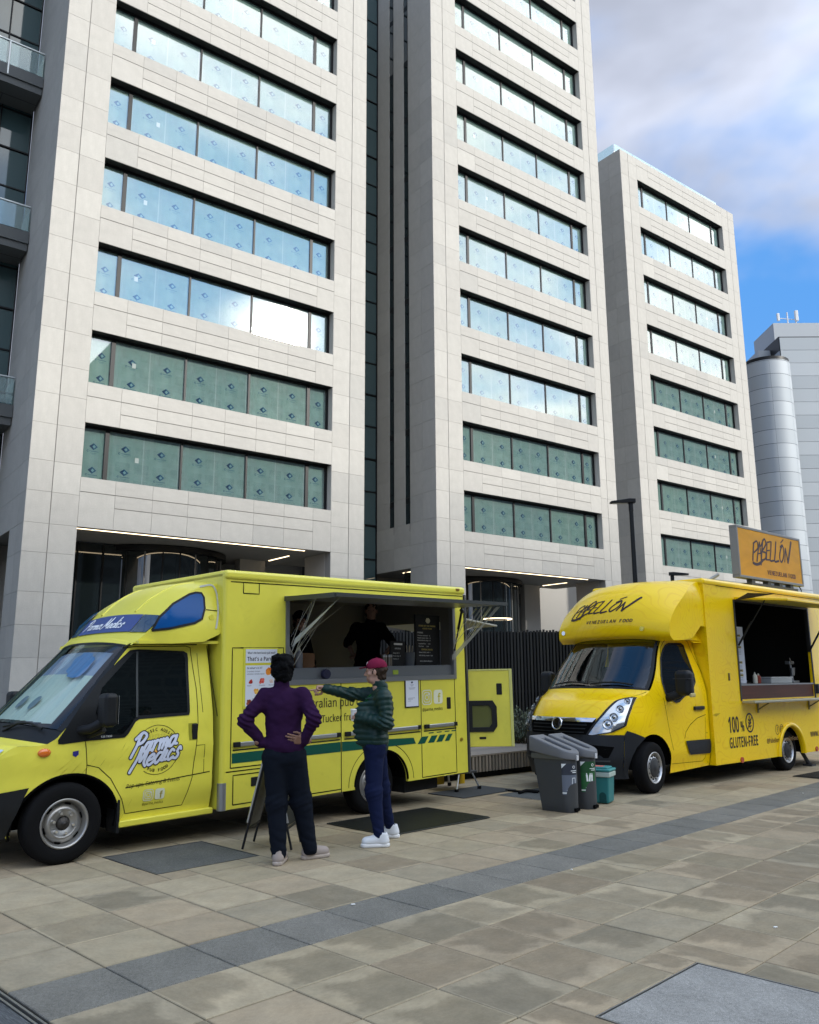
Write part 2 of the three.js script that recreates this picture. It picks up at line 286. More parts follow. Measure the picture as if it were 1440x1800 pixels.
  const lob = add('lobby_wall', bx(-0.5, W + 4.7, 0, H0 + 3, LZ - 0.2, LZ), std(0.42, 0.405, 0.38, 0.8), g);
  add('lobby_glass', [bx(A - 1.4, A + 3.4, 0.05, H0 - 0.05, -3.62, -3.55)], darkGlass, g);
  add('lobby_glass', [bx(B - 4.2, B - 2.6, 0.05, H0 - 0.6, -5.0, -4.9)], darkGlass, g);
  add('lobby_mullion', [0, 1, 2, 3].map((q) => bx(A - 0.1 + q * 1.1, A - 0.04 + q * 1.1, 0.05, H0 - 0.06, -3.55, -3.47)), darkMetal, g);
  const R0 = 3.1, cx = (A + B) / 2 - 0.6, drum = add('lobby_drum', new THREE.CylinderGeometry(R0, R0, H0 - 0.3, 48, 1, false).translate(cx, (H0 - 0.3) / 2, dz), darkGlass, g);
  add('drum_band', new THREE.CylinderGeometry(R0 + 0.22, R0 + 0.22, 0.26, 48).translate(cx, H0 - 0.16, dz), darkMetal, g);
  for (let q = 0; q < 11; q++) { const a = Math.PI * (0.1 + 0.8 * q / 10) ; add('drum_mullion', bar([cx + Math.cos(a) * R0, 0, dz + Math.sin(a) * R0], [cx + Math.cos(a) * R0, H0 - 0.3, dz + Math.sin(a) * R0], 0.035, 6), q % 3 === 1 ? std(0.22, 0.22, 0.215, 0.5) : darkMetal, g); }
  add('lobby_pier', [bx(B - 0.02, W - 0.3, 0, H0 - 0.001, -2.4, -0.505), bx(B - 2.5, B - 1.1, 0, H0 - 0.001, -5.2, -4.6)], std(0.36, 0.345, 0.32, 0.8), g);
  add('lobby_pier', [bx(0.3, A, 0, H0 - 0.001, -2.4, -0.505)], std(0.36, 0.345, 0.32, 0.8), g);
  add('soffit_light', bx(B - 1.02, B - 0.96, H0 - 0.02, H0 + 0.003, -4.4, -2.3), ledMat, g);
  add('soffit_light', bx(0.9, 0.96, H0 - 0.02, H0 + 0.003, -depth + 1.4, -2.6), ledMat, g);
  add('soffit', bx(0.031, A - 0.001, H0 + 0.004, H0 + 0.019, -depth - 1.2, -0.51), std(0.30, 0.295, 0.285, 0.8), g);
  const L = new THREE.RectAreaLight(new THREE.Color(1, 0.78, 0.5), 2.2, B - A - 1.4, 0.06); L.position.set((A + B) / 2 - 0.6, H0 - 0.03, -0.39); L.rotation.x = -Math.PI / 2; g.add(L);
  return g;
}
const mulls = (A, s) => [[A + 0.05, 0.08], [A + 1.05, 0.17], [A + 4.27, 0.085], [A + 7.38, 0.085], [A + 10.58, 0.16], [A + 11.66, 0.15]].map(([c, w]) => [A + (c - A) * s, w]);
const T1 = tower({ u0: 6.90, z: -33.5, W: 15.63, open: [1.97, 13.70], soffit: 7.52, fh: 4.005, head0: 11.83, floors: 9, top: 46, depth: 5.7, joints: 7, mull: mulls(1.97, 1), stickerBay: 1, flank: [[0.0, 1.2], [1.2, 2.4], [2.4, 5.6]], flankOpen: 2.5, label: 'pale stone office tower at left behind the lime truck, its windows filmed blue' });
const T2 = tower({ u0: 27.17, z: -33.5, W: 15.05, open: [1.96, 13.5], soffit: 7.47, fh: 4.005, head0: 11.70, floors: 12, top: 58, depth: 5.65, joints: 7, mull: mulls(1.96, 0.984), stickerBay: 1, flank: [[0.0, 1.15], [1.15, 2.31], [2.31, 3.85], [3.85, 5.6]], flankUp: [[0.0, 1.15], [1.15, 2.31], [2.77, 3.83], [4.29, 5.6]], flankSlots: true, flankOpen: 2.4, label: 'tallest pale stone office tower, in the middle, with slot windows down its side' });
const T3 = tower({ u0: 47.3, z: -35.4, W: 15.4, open: [1.97, 13.55], soffit: 7.4, fh: 4.005, head0: 11.56, floors: 8, top: 41.45, depth: 5.6, joints: 7, mull: mulls(1.97, 0.985), stickerBay: 3, flank: [[0.0, 1.15], [1.15, 2.31], [2.31, 3.85], [3.85, 5.6]], flankOpen: 9, label: 'shorter pale stone office tower at right with a glass rail along its flat roof' });
{ // slot windows on the flank of the middle tower
  for (const z0 of [-2.77, -4.29]) for (let i = 0; i < 12; i++) {
    const y0 = i ? 7.47 + 4.005 * i + 0.0 : 9.53, y1 = 7.47 + 4.005 * (i + 1) - 0.012;
    const w = add('slot_window', bx(0.026, 0.034, y0, y1 - 0.35, z0 + 0.01, z0 + 0.45), darkGlass, T2); add('spandrel', bx(0.02, 0.034, y1 - 0.345, y1, z0 + 0.01, z0 + 0.45), darkMetal, w); add('slot_frame', bx(-0.0, 0.024, y0, y1, z0 + 0.40, z0 + 0.45), darkMetal, w);
  }
  // glass rail and a white coping on the roof of the right tower
  for (let i = 0; i < 6; i++) add('roof_rail', bx(0.15 + i * 2.3, 2.40 + i * 2.3, 41.5, 42.3, -0.62, -0.60), phys(0.8, 0.93, 0.95, 0.05, { transmission: 0.9, ior: 1.5 }), T3);
  add('roof_coping', bx(0.02, 13.9, 41.46, 41.56, -0.66, -0.56), std(0.8, 0.82, 0.82, 0.5), T3);
  add('roof_rail', bx(0.14, 0.16, 41.5, 42.3, -5.4, -0.7), phys(0.8, 0.93, 0.95, 0.05, { transmission: 0.9, ior: 1.5 }), T3);
  // access ladder up the right edge of the middle tower
  const rungs = [bar([15.2, 33, -0.9], [15.2, 58, -0.9], 0.025, 5), bar([15.35, 33, -0.5], [15.35, 58, -0.5], 0.025, 5)]; for (let y = 33.2; y < 58; y += 0.42) rungs.push(bar([15.05, y, -0.9], [15.42, y, -0.6], 0.014, 4)); add('ladder', rungs, std(0.35, 0.36, 0.36, 0.5, 0.5), T2);
  add('lamp_ring', new THREE.TorusGeometry(0.85, 0.03, 8, 48).rotateX(Math.PI / 2).translate(33.73 - 27.17, 4.94, -2.5), ledMat, T2); add('ring_cord', bar([6.56, 4.9, -2.5], [6.56, 7.4, -2.5], 0.01, 4), darkMetal, T2);
}
function link(u0, u1, z, top, label, extra) { // dark curtain wall between towers
  const g = thing('glazed_link', label, 'glass wall', dirX(YB).multiplyScalar(u0).add(dirZ(YB).multiplyScalar(z)).toArray(), YB), W = u1 - u0;
  add('wall', bx(0, W, 0, top, -0.5, -0.06), std(0.03, 0.034, 0.036, 0.6), g);
  const nb = Math.max(2, Math.round(W / 1.35));
  for (let y = 0.3, r = 0; y < top - 0.5; y += 2.0, r++) for (let i = 0; i < nb; i++) add('glass_panel', bx(W * i / nb + 0.03, W * (i + 1) / nb - 0.03, y + 0.04, y + (r % 2 ? 1.96 : 1.9), -0.05, -0.02), linkGlass, g);
  const m = []; for (let i = 0; i <= nb; i++) m.push(bx(W * i / nb - 0.028, W * i / nb + 0.028, 0, top, -0.055, 0.06)); for (let y = 0.3; y < top; y += 2.0) m.push(bx(0.03, W - 0.03, y - 0.035, y + 0.035, -0.054, 0.03));
  add('mullion', m, darkMetal, g); return g;
}
const linkGlass = phys(0.05, 0.085, 0.09, 0.04, { ior: 1.75 });
link(22.55, 27.14, -39.1, 56, 'narrow strip of dark glazed wall between the left and middle towers');
link(42.25, 47.25, -41.0, 40, 'dark glazed wall set back between the middle and right towers');
const LW = link(-12, 6.87, -39.2, 48, 'dark glazed wall with three balconies, left of the left tower');
for (const [i, yb] of [12.3, 20.45, 28.4, 36.5].entries()) { // balconies at the far left
  const b = thing('balcony', ['lowest of the glass-railed balconies at the left edge, level with the second window row', 'middle glass-railed balcony at the left edge of the photo', 'upper glass-railed balcony at the top left corner', 'glass-railed balcony above the frame on the dark glazed wall'][i], 'balcony', dirX(YB).multiplyScalar(6.85).add(dirZ(YB).multiplyScalar(-39.13)).setY(yb).toArray(), YB, 'balconies on the dark glazed wall');
  add('balcony_slab', [bx(-9, 0, 0, 0.34, 0, 1.7), bx(-9.02, 0.02, 0.345, 0.9, 1.6, 1.78)], std(0.10, 0.105, 0.105, 0.6), b);
  for (let q = 0; q < 6; q++) add('rail_glass', bx(-1.45 - q * 1.5, -0.05 - q * 1.5, 0.95, 2.1, 1.72, 1.74), phys(0.75, 0.86, 0.86, 0.04, { transmission: 0.85, ior: 1.6 }), b);
  add('rail_glass', bx(-0.03, -0.01, 0.95, 2.1, 0.1, 1.7), phys(0.75, 0.86, 0.86, 0.04, { transmission: 0.85, ior: 1.6 }), b);
  add('handrail', [bx(-9, 0, 2.11, 2.17, 1.70, 1.78), ...[0, 1, 2, 3, 4, 5].map((q) => bx(-1.53 - q * 1.5, -1.47 - q * 1.5, 0.4, 2.1, 1.745, 1.79))], std(0.45, 0.47, 0.47, 0.4, 0.6), b);
  add('soffit_joint', [bx(-9, 0, -0.004, -0.001, 0.8, 0.83), ...[1, 2, 3, 4].map((q) => bx(-q * 1.5, -q * 1.5 + 0.02, -0.004, -0.001, 0, 0.79))], darkMetal, b);
}
// ---------------------------------------------------------------- the silver block far right
{
  const g = thing('silver_tower', 'silver metal-clad tower with a round stair drum at the right edge', 'office tower', [32.0, 0, -70]);
  g.scale.y = 0.968;
  const silver = [0, 1, 2].map((k) => std(0.33 + k * 0.025, 0.36 + k * 0.025, 0.385 + k * 0.025, 0.6, 0.1)), turn = -0.5;
  add('wall', [new THREE.CylinderGeometry(1.96, 1.96, 30, 40).translate(0, 15, 0), bx(2.45, 12, 0, 33.6, -8, -2.1)], darkMetal, g);
  for (let i = 0; i < 22; i++) { const y = 1 + i * 1.3; for (let k = 0; k < 4; k++) add('cladding_panel', new THREE.CylinderGeometry(2.02, 2.02, 1.27, 16, 1, true, -2.15 + k * 0.95, 0.945).translate(0, y + 0.63, 0), silver[(i * 7 + k) % 3], g); }
  add('drum_roof', [new THREE.CylinderGeometry(2.02, 2.02, 0.06, 40).translate(0, 29.63, 0)], silver[0], g);
  for (let i = 0; i < 25; i++) { const y = 1 + i * 1.3; add('cladding_panel', bx(2.5, 12, y, y + 1.27, -2.09, -2.0), silver[(i * 5) % 3], g); if (i < 24) add('cladding_panel', bx(2.44, 2.495, y, y + 1.27, -6, -2.1), silver[(i * 3) % 3], g); }
  add('louvre', bx(-2.6, -1.9, 0, 29, -2.5, -1.2), std(0.05, 0.055, 0.06, 0.6), g); add('louvre', Array.from({ length: 100 }, (_, i) => bx(1.95, 2.42, 1 + i * 0.295, 1.16 + i * 0.295, -2.0, -1.55)), std(0.03, 0.032, 0.034, 0.6), g);
  add('plant_room', [bx(2.7, 12, 33.62, 35.6, -7.9, -3.4), bx(1.3, 3.2, 0.1, 33.0, -8.4, -4)], std(0.36, 0.385, 0.41, 0.6, 0.1), g);
  add('antenna', [bar([4.4, 35.6, -4], [4.4, 37.0, -4], 0.06, 6), bar([5.2, 35.6, -4], [5.2, 36.8, -4], 0.06, 6), bar([3.4, 36.4, -4], [5.4, 36.2, -4], 0.04, 6), rbx(5.05, 5.35, 36.0, 37.1, -3.95, -3.7, 0.05), rbx(3.4, 3.65, 36.1, 36.9, -4.1, -3.9, 0.05)], std(0.6, 0.61, 0.62, 0.5), g);
  add('antenna', [bar([0.3, 29.66, 0.5], [0.3, 30.4, 0.5], 0.05, 6), rbx(0.1, 0.7, 30.0, 30.4, 0.3, 0.7, 0.05), bar([-0.6, 29.66, 0.4], [0.9, 30.0, 0.4], 0.03, 5)], std(0.5, 0.51, 0.52, 0.5), g);
}
// ---------------------------------------------------------------- the blocks across the street, seen mirrored in the windows
{
  const wallM = std(0.16, 0.17, 0.165, 0.85), winM = phys(0.03, 0.04, 0.042, 0.08, { ior: 1.6 }), SC = 180;
  const L = ['grey street block opposite, lowest, mirrored at the left of the stone facades', 'grey street block opposite, mirrored in the lower windows of the left tower', 'grey street block opposite, mirrored in the lower windows of the middle tower', 'tall grey block opposite, mirrored in the windows of the right tower'];
  [[-70, 51, 62], [54, 146, 79], [164, 226, 82], [264, 360, 116]].forEach(([u0, u1, h], i) => {
    const g = thing('street_block', L[i], 'office block', dirX(YB).multiplyScalar(u0).add(dirZ(YB).multiplyScalar(112)).toArray(), YB), W = u1 - u0;
    add('wall', bx(0, W, 0, h, 0.3, 26), wallM, g); add('roof', bx(0.5, W - 0.5, h + 0.003, h + 0.5, 0.6, 25.6), wallM, g);
    const b = []; for (let y = 1; y < h - 2; y += 3.8) for (let x = 0.8; x < W - 3; x += 4.2) b.push(bx(x, x + 3.2, y, y + 2.2, 0.2, 0.299)); const m = add('window', b, winM, g); m.userData.kind = 'stuff';
  });
}

// ---------------------------------------------------------------- tools for bodywork
const tess = (g, edge) => new TessellateModifier(edge, 9).modify(g.index ? g.toNonIndexed() : g);
function shapeOf(pts, holes = [], smoothIt = false) {
  const mk = (C, p) => { const s = new C(); if (smoothIt) { const c = new THREE.CatmullRomCurve3(p.map(([x, y]) => V3(x, y, 0)), true, 'centripetal').getPoints(p.length * 8); s.setFromPoints(c.map((q) => new THREE.Vector2(q.x, q.y))); } else s.setFromPoints(p.map(([x, y]) => new THREE.Vector2(x, y))); return s; };
  const s = mk(THREE.Shape, pts); for (const h of holes) s.holes.push(mk(THREE.Path, h)); return s;
}
// a flat outline laid on a curved body: fn(u, v) gives the point, off lifts it along the body's own normal
function onto(geo, fn, off = 0) {
  const p = geo.attributes.position, n = V3(), a = V3(), b = V3(), e = 0.004; if (fn.flip) off = -off;
  for (let i = 0; i < p.count; i++) {
    const u = p.getX(i), v = p.getY(i), q = fn(u, v);
    if (off) { a.copy(fn(u + e, v)).sub(fn(u - e, v)); b.copy(fn(u, v + e)).sub(fn(u, v - e)); n.crossVectors(a, b).normalize(); q.addScaledVector(n, off); }
    p.setXYZ(i, q.x, q.y, q.z);
  }
  geo.deleteAttribute('normal'); const uv = geo.attributes.uv; let g = mergeVertices(geo, 1e-5); g.computeVertexNormals(); return g;
}
const patch = (pts, fn, off = 0, o = {}) => onto(tess(new THREE.ShapeGeometry(shapeOf(pts, o.holes, o.smooth), 10), o.edge || 0.12), fn, off);
function rect(u0, u1, v0, v1, fn, off, nu = 12, nv = 8) { const g = new THREE.PlaneGeometry(1, 1, nu, nv), p = g.attributes.position; for (let i = 0; i < p.count; i++) p.setXY(i, u0 + (p.getX(i) + 0.5) * (u1 - u0), v0 + (p.getY(i) + 0.5) * (v1 - v0)); return onto(g, fn, off); }
function seam(pts, fn, w = 0.008, off = 0.0015, curve = false) {           // a dark shut line
  let L = pts; if (curve) L = new THREE.CatmullRomCurve3(pts.map(([x, y]) => V3(x, y, 0))).getPoints(pts.length * 6).map((q) => [q.x, q.y]);
  const D = []; for (let i = 0; i < L.length - 1; i++) { const k = Math.max(1, Math.ceil(Math.hypot(L[i + 1][0] - L[i][0], L[i + 1][1] - L[i][1]) / 0.08)); for (let j = 0; j < k; j++) D.push([mix(L[i][0], L[i + 1][0], j / k), mix(L[i][1], L[i + 1][1], j / k)]); } D.push(L[L.length - 1]);
  const P = [], I = [];
  D.forEach(([x, y], i) => { const a = D[Math.max(0, i - 1)], b = D[Math.min(D.length - 1, i + 1)], dx = b[0] - a[0], dy = b[1] - a[1], l = Math.hypot(dx, dy) || 1; P.push(x - dy / l * w / 2, y + dx / l * w / 2, 0, x + dy / l * w / 2, y - dx / l * w / 2, 0); if (i) { const k = 2 * i; I.push(k - 2, k - 1, k, k, k - 1, k + 1); } });
  const g = new THREE.BufferGeometry(); g.setAttribute('position', new THREE.Float32BufferAttribute(P, 3)); g.setAttribute('uv', new THREE.Float32BufferAttribute(new Float32Array(P.length / 3 * 2), 2)); g.setIndex(I); return onto(g, fn, off);
}
// a body front swept from one side to the other: E = its line at the sides, B = how far the middle stands forward and up
function sweep(E, B, pw, half, zc) {
  const e = new THREE.CatmullRomCurve3(E.map(([x, y]) => V3(x, y, 0)), false, 'catmullrom', 0.35), b = new THREE.CatmullRomCurve3(B.map(([x, y]) => V3(x, y, 0)), false, 'catmullrom', 0.35);
  const f = (s, v) => { const t = clamp(s / (E.length - 1)), p = e.getPoint(t), q = b.getPoint(t), k = 1 - Math.pow(Math.min(1, Math.abs(v)), pw); return V3(p.x + k * q.x, p.y + k * q.y, zc + v * half(p.x, p.y)); }; f.flip = true; return f;
}
function decalMat(w, h, draw, rough = 0.5) {                               // flat print with its own outline
  const mk = (alpha) => canvasTex(w, h, (g) => { g.fillStyle = alpha ? '#000' : 'rgb(60,50,40)'; g.fillRect(0, 0, w, h); draw(g, (c, a = 1) => alpha ? `rgb(${255 * a | 0},${255 * a | 0},${255 * a | 0})` : c, w, h); });
  const m = new THREE.MeshStandardMaterial({ map: mk(false), alphaMap: mk(true), transparent: true, roughness: rough }); m.alphaMap.colorSpace = THREE.NoColorSpace; return m;
}
function curveThrough(g, pts, X, Y) { const c = new THREE.CatmullRomCurve3(pts.map(([x, y]) => V3(x, y, 0))).getPoints(pts.length * 7); g.beginPath(); c.forEach((p, i) => i ? g.lineTo(X(p.x, p.y), Y(p.x, p.y)) : g.moveTo(X(p.x, p.y), Y(p.x, p.y))); g.stroke(); }
// brush lettering, in a 640 x 240 box
const BRAND = [[[40, 85], [22, 140], [5, 195]], [[35, 78], [95, 58], [100, 100], [35, 140]], [[130, 62], [95, 130], [65, 195]], [[130, 62], [134, 120], [135, 180]], [[90, 145], [135, 136]], [[185, 45], [150, 130], [120, 215]], [[145, 85], [215, 30], [230, 60], [165, 120], [212, 128], [200, 165], [150, 185], [95, 212], [45, 220], [8, 214]], [[250, 50], [228, 115], [210, 175]], [[250, 50], [300, 40]], [[232, 110], [275, 104]], [[210, 175], [257, 172]], [[315, 40], [292, 110], [270, 175], [322, 172]], [[390, 35], [365, 105], [340, 175], [402, 168]], [[492, 46], [445, 95], [426, 150], [440, 172], [475, 150], [505, 95], [492, 48], [455, 62]], [[470, 30], [515, 5]], [[535, 66], [518, 120], [500, 165]], [[535, 66], [545, 120], [552, 166]], [[552, 166], [595, 95], [640, 12]]];
const WID = [11, 9, 11, 9, 7, 12, 10, 10, 8, 7, 8, 10, 11, 10, 7, 9, 10, 15];
function drawBrand(g, x, y, w, h, skew, ink) { g.lineCap = 'round'; g.lineJoin = 'round'; g.strokeStyle = ink; BRAND.forEach((s, i) => { g.lineWidth = WID[i] * Math.min(w / 640, h / 240) * 1.55; curveThrough(g, s, (a, b) => x + (a + skew * (b - 120)) * w / 640, (a, b) => y + b * h / 240); if (i === 6) { g.lineWidth *= 1.5; curveThrough(g, s.slice(6), (a, b) => x + (a + skew * (b - 120)) * w / 640, (a, b) => y + b * h / 240); } }); }
const SCRIPT = { P: [1.25, [[0.55, 2], [0.35, 1], [0.05, -0.15]], [[0.05, 1.6], [0.7, 2.1], [1.2, 1.7], [0.9, 1.15], [0.35, 1]]], a: [0.95, [[0.75, 0.9], [0.3, 0.95], [0.06, 0.4], [0.3, 0], [0.65, 0.4], [0.8, 0.95], [0.72, 0.2], [0.98, 0.12]]], r: [0.72, [[0.1, 0.95], [0.2, 0.85], [0.12, 0]], [[0.18, 0.6], [0.42, 0.95], [0.68, 0.85]]], m: [1.15, [[0.1, 0.95], [0.12, 0]], [[0.14, 0.6], [0.4, 0.95], [0.52, 0.7], [0.46, 0]], [[0.5, 0.6], [0.8, 0.95], [0.92, 0.7], [0.86, 0.12], [1.1, 0.12]]], M: [1.4, [[-0.1, -0.25], [0.2, 0.7], [0.4, 1.9], [0.62, 0.55], [1.18, 2], [1.1, 0.4], [1.35, 0.02]]], e: [0.78, [[0.1, 0.45], [0.6, 0.6], [0.5, 0.97], [0.15, 0.8], [0.06, 0.3], [0.35, 0], [0.78, 0.25]]], d: [0.95, [[0.72, 0.85], [0.3, 0.95], [0.06, 0.4], [0.3, 0], [0.65, 0.4], [0.98, 1.95], [0.74, 0.2], [0.98, 0.12]]], i: [0.38, [[0.18, 0.95], [0.1, 0.2], [0.34, 0.12]], [[0.25, 1.36], [0.26, 1.4]]], c: [0.68, [[0.6, 0.8], [0.35, 0.97], [0.08, 0.5], [0.3, 0], [0.68, 0.2]]], s: [0.7, [[0.05, 0.1], [0.4, 0], [0.52, 0.35], [0.3, 0.65], [0.5, 1.02], [0.66, 0.8]]] };
function drawScript(g, txt, x, y, u, rise, lw) { for (const ch of txt) { const L = SCRIPT[ch]; if (!L) { x += u * 0.5; continue; } for (const s of L.slice(1)) { g.lineWidth = lw; curveThrough(g, s, (a, b) => x + (a + b * 0.32) * u, (a, b) => y - b * u - a * u * rise); } x += L[0] * u; y -= L[0] * u * rise; } }
function icons(g, c, x, y, s, ink, gap) { // the two round-cornered social marks: a camera and a letter f
  g.lineWidth = s * 0.08; g.strokeStyle = c(ink); const rr = (X, Y, W, R) => { g.beginPath(); g.moveTo(X + R, Y); g.arcTo(X + W, Y, X + W, Y + W, R); g.arcTo(X + W, Y + W, X, Y + W, R); g.arcTo(X, Y + W, X, Y, R); g.arcTo(X, Y, X + W, Y, R); g.closePath(); };
  rr(x, y, s, s * 0.24); g.stroke(); rr(x + s * 0.16, y + s * 0.16, s * 0.68, s * 0.2); g.stroke(); g.beginPath(); g.arc(x + s / 2, y + s / 2, s * 0.17, 0, 7); g.stroke(); g.beginPath(); g.arc(x + s * 0.72, y + s * 0.28, s * 0.05, 0, 7); g.stroke();
  const X = x + s * gap; rr(X, y, s, s * 0.2); g.fillStyle = c(ink); g.fill();
}
const rubber = std(0.009, 0.009, 0.0095, 0.8), chrome = std(0.75, 0.76, 0.78, 0.12, 1), blackPlastic = std(0.010, 0.011, 0.012, 0.5), darkVoid = std(0.002, 0.002, 0.002, 0.9), steelTrim = std(0.55, 0.56, 0.57, 0.35, 0.9);
const seamMat = std(0.03, 0.03, 0.012, 0.9), steelDull = std(0.30, 0.305, 0.31, 0.38, 0.75), orangeLens = phys(0.75, 0.16, 0.01, 0.15, { clearcoat: 1 });
function wheel(parent, x, y, z, R, kind, turn = 0) {
  const w = new THREE.Group(); w.name = 'wheel'; parent.add(w); w.position.set(x, y, z); w.rotation.y = turn; const wd = 0.215, r = R * 0.60;
  add('tyre', [latheZ([[r, -wd], [R - 0.05, -wd + 0.01], [R - 0.012, -wd + 0.03], [R, -wd + 0.06], [R, -0.05], [R - 0.012, -0.022], [R - 0.045, -0.006], [r + 0.03, -0.004], [r, -0.02]], 56), ...(kind === 'far' ? [] : Array.from({ length: 4 }, (_, i) => new THREE.TorusGeometry(R - 0.003, 0.006, 5, 48).translate(0, 0, -0.075 - i * 0.032)))], rubber, w);
  if (kind === 'far') { add('rim', latheZ([[r + 0.002, -0.03], [r - 0.04, -0.06], [0.0, -0.06]], 32), std(0.12, 0.12, 0.12, 0.5, 0.5), w); return w; }
  if (kind === 'steel') {
    const m = std(0.38, 0.37, 0.35, 0.38, 0.75);
    add('rim', latheZ([[r + 0.006, -0.028], [r + 0.008, -0.012], [r - 0.008, -0.006], [r - 0.018, -0.03], [r - 0.03, -0.075], [r - 0.055, -0.088], [r * 0.80, -0.06], [r * 0.62, -0.042], [r * 0.56, -0.040], [r * 0.54, -0.052], [r * 0.30, -0.052], [r * 0.29, -0.075]], 48), m, w);
    const holes = [], bolts = []; for (let k = 0; k < 6; k++) { const a = k * Math.PI / 3 + 0.3; const g = new THREE.CapsuleGeometry(0.017, 0.03, 4, 10).scale(1, 1, 0.3).rotateZ(a); holes.push(g.translate(Math.cos(a) * r * 0.77, Math.sin(a) * r * 0.77, -0.062)); bolts.push(new THREE.CylinderGeometry(0.013, 0.014, 0.03, 6).rotateX(Math.PI / 2).translate(Math.cos(a + 0.5) * r * 0.43, Math.sin(a + 0.5) * r * 0.43, -0.042)); }
    add('vent_hole', holes, darkVoid, w); add('wheel_nut', bolts, chrome, w);
    add('hub', [latheZ([[r * 0.29, -0.10], [r * 0.27, -0.045], [r * 0.2, -0.035], [0.018, -0.03], [0.016, -0.012], [0, -0.01]], 24)], std(0.06, 0.055, 0.05, 0.5, 0.5), w);
  } else {
    add('rim', latheZ([[r + 0.006, -0.028], [r + 0.008, -0.012], [r - 0.01, -0.006], [r - 0.02, -0.05], [r * 0.86, -0.085], [r * 0.78, -0.04], [r * 0.66, -0.022], [r * 0.62, -0.03]], 48), std(0.5, 0.5, 0.5, 0.3, 0.85), w);
    const h = []; for (let k = 0; k < 14; k++) { const a = k / 14 * Math.PI * 2; h.push(new THREE.CylinderGeometry(0.0125, 0.0125, 0.012, 10).rotateX(Math.PI / 2).translate(Math.cos(a) * r * 0.74, Math.sin(a) * r * 0.74, -0.031)); } add('vent_hole', h, darkVoid, w);
    add('hub_cap', latheZ([[r * 0.64, -0.04], [r * 0.63, -0.016], [r * 0.5, -0.006], [r * 0.2, 0.0], [r * 0.18, 0.008], [0, 0.01]], 36), std(0.035, 0.036, 0.038, 0.55), w);
  }
  return w;
}
function frameAt(name, label, cat, yaw, x0, off, y0, tilt) { const g = thing(name, label, cat, dirX(yaw).multiplyScalar(x0).add(dirZ(yaw).multiplyScalar(off)).setY(y0).toArray(), yaw); g.rotation.z = tilt; return g; }
const YT = 44.6 * Math.PI / 180, YV = 41.2 * Math.PI / 180;
// places a loose thing on the lime truck / the amber truck, in that truck's own metres
const onP = (x, y, z) => dirX(YT).multiplyScalar(3.23).add(dirZ(YT).multiplyScalar(-7.6)).setY(-0.02).add(V3(x, y, z).applyEuler(new THREE.Euler(0, YT, 1.2 * Math.PI / 180, 'YXZ')));
const onV = (x, y, z) => dirX(YV).multiplyScalar(10.47).add(dirZ(YV).multiplyScalar(-6.7)).add(V3(x, y, z).applyEuler(new THREE.Euler(0, YV, 0, 'YXZ')));

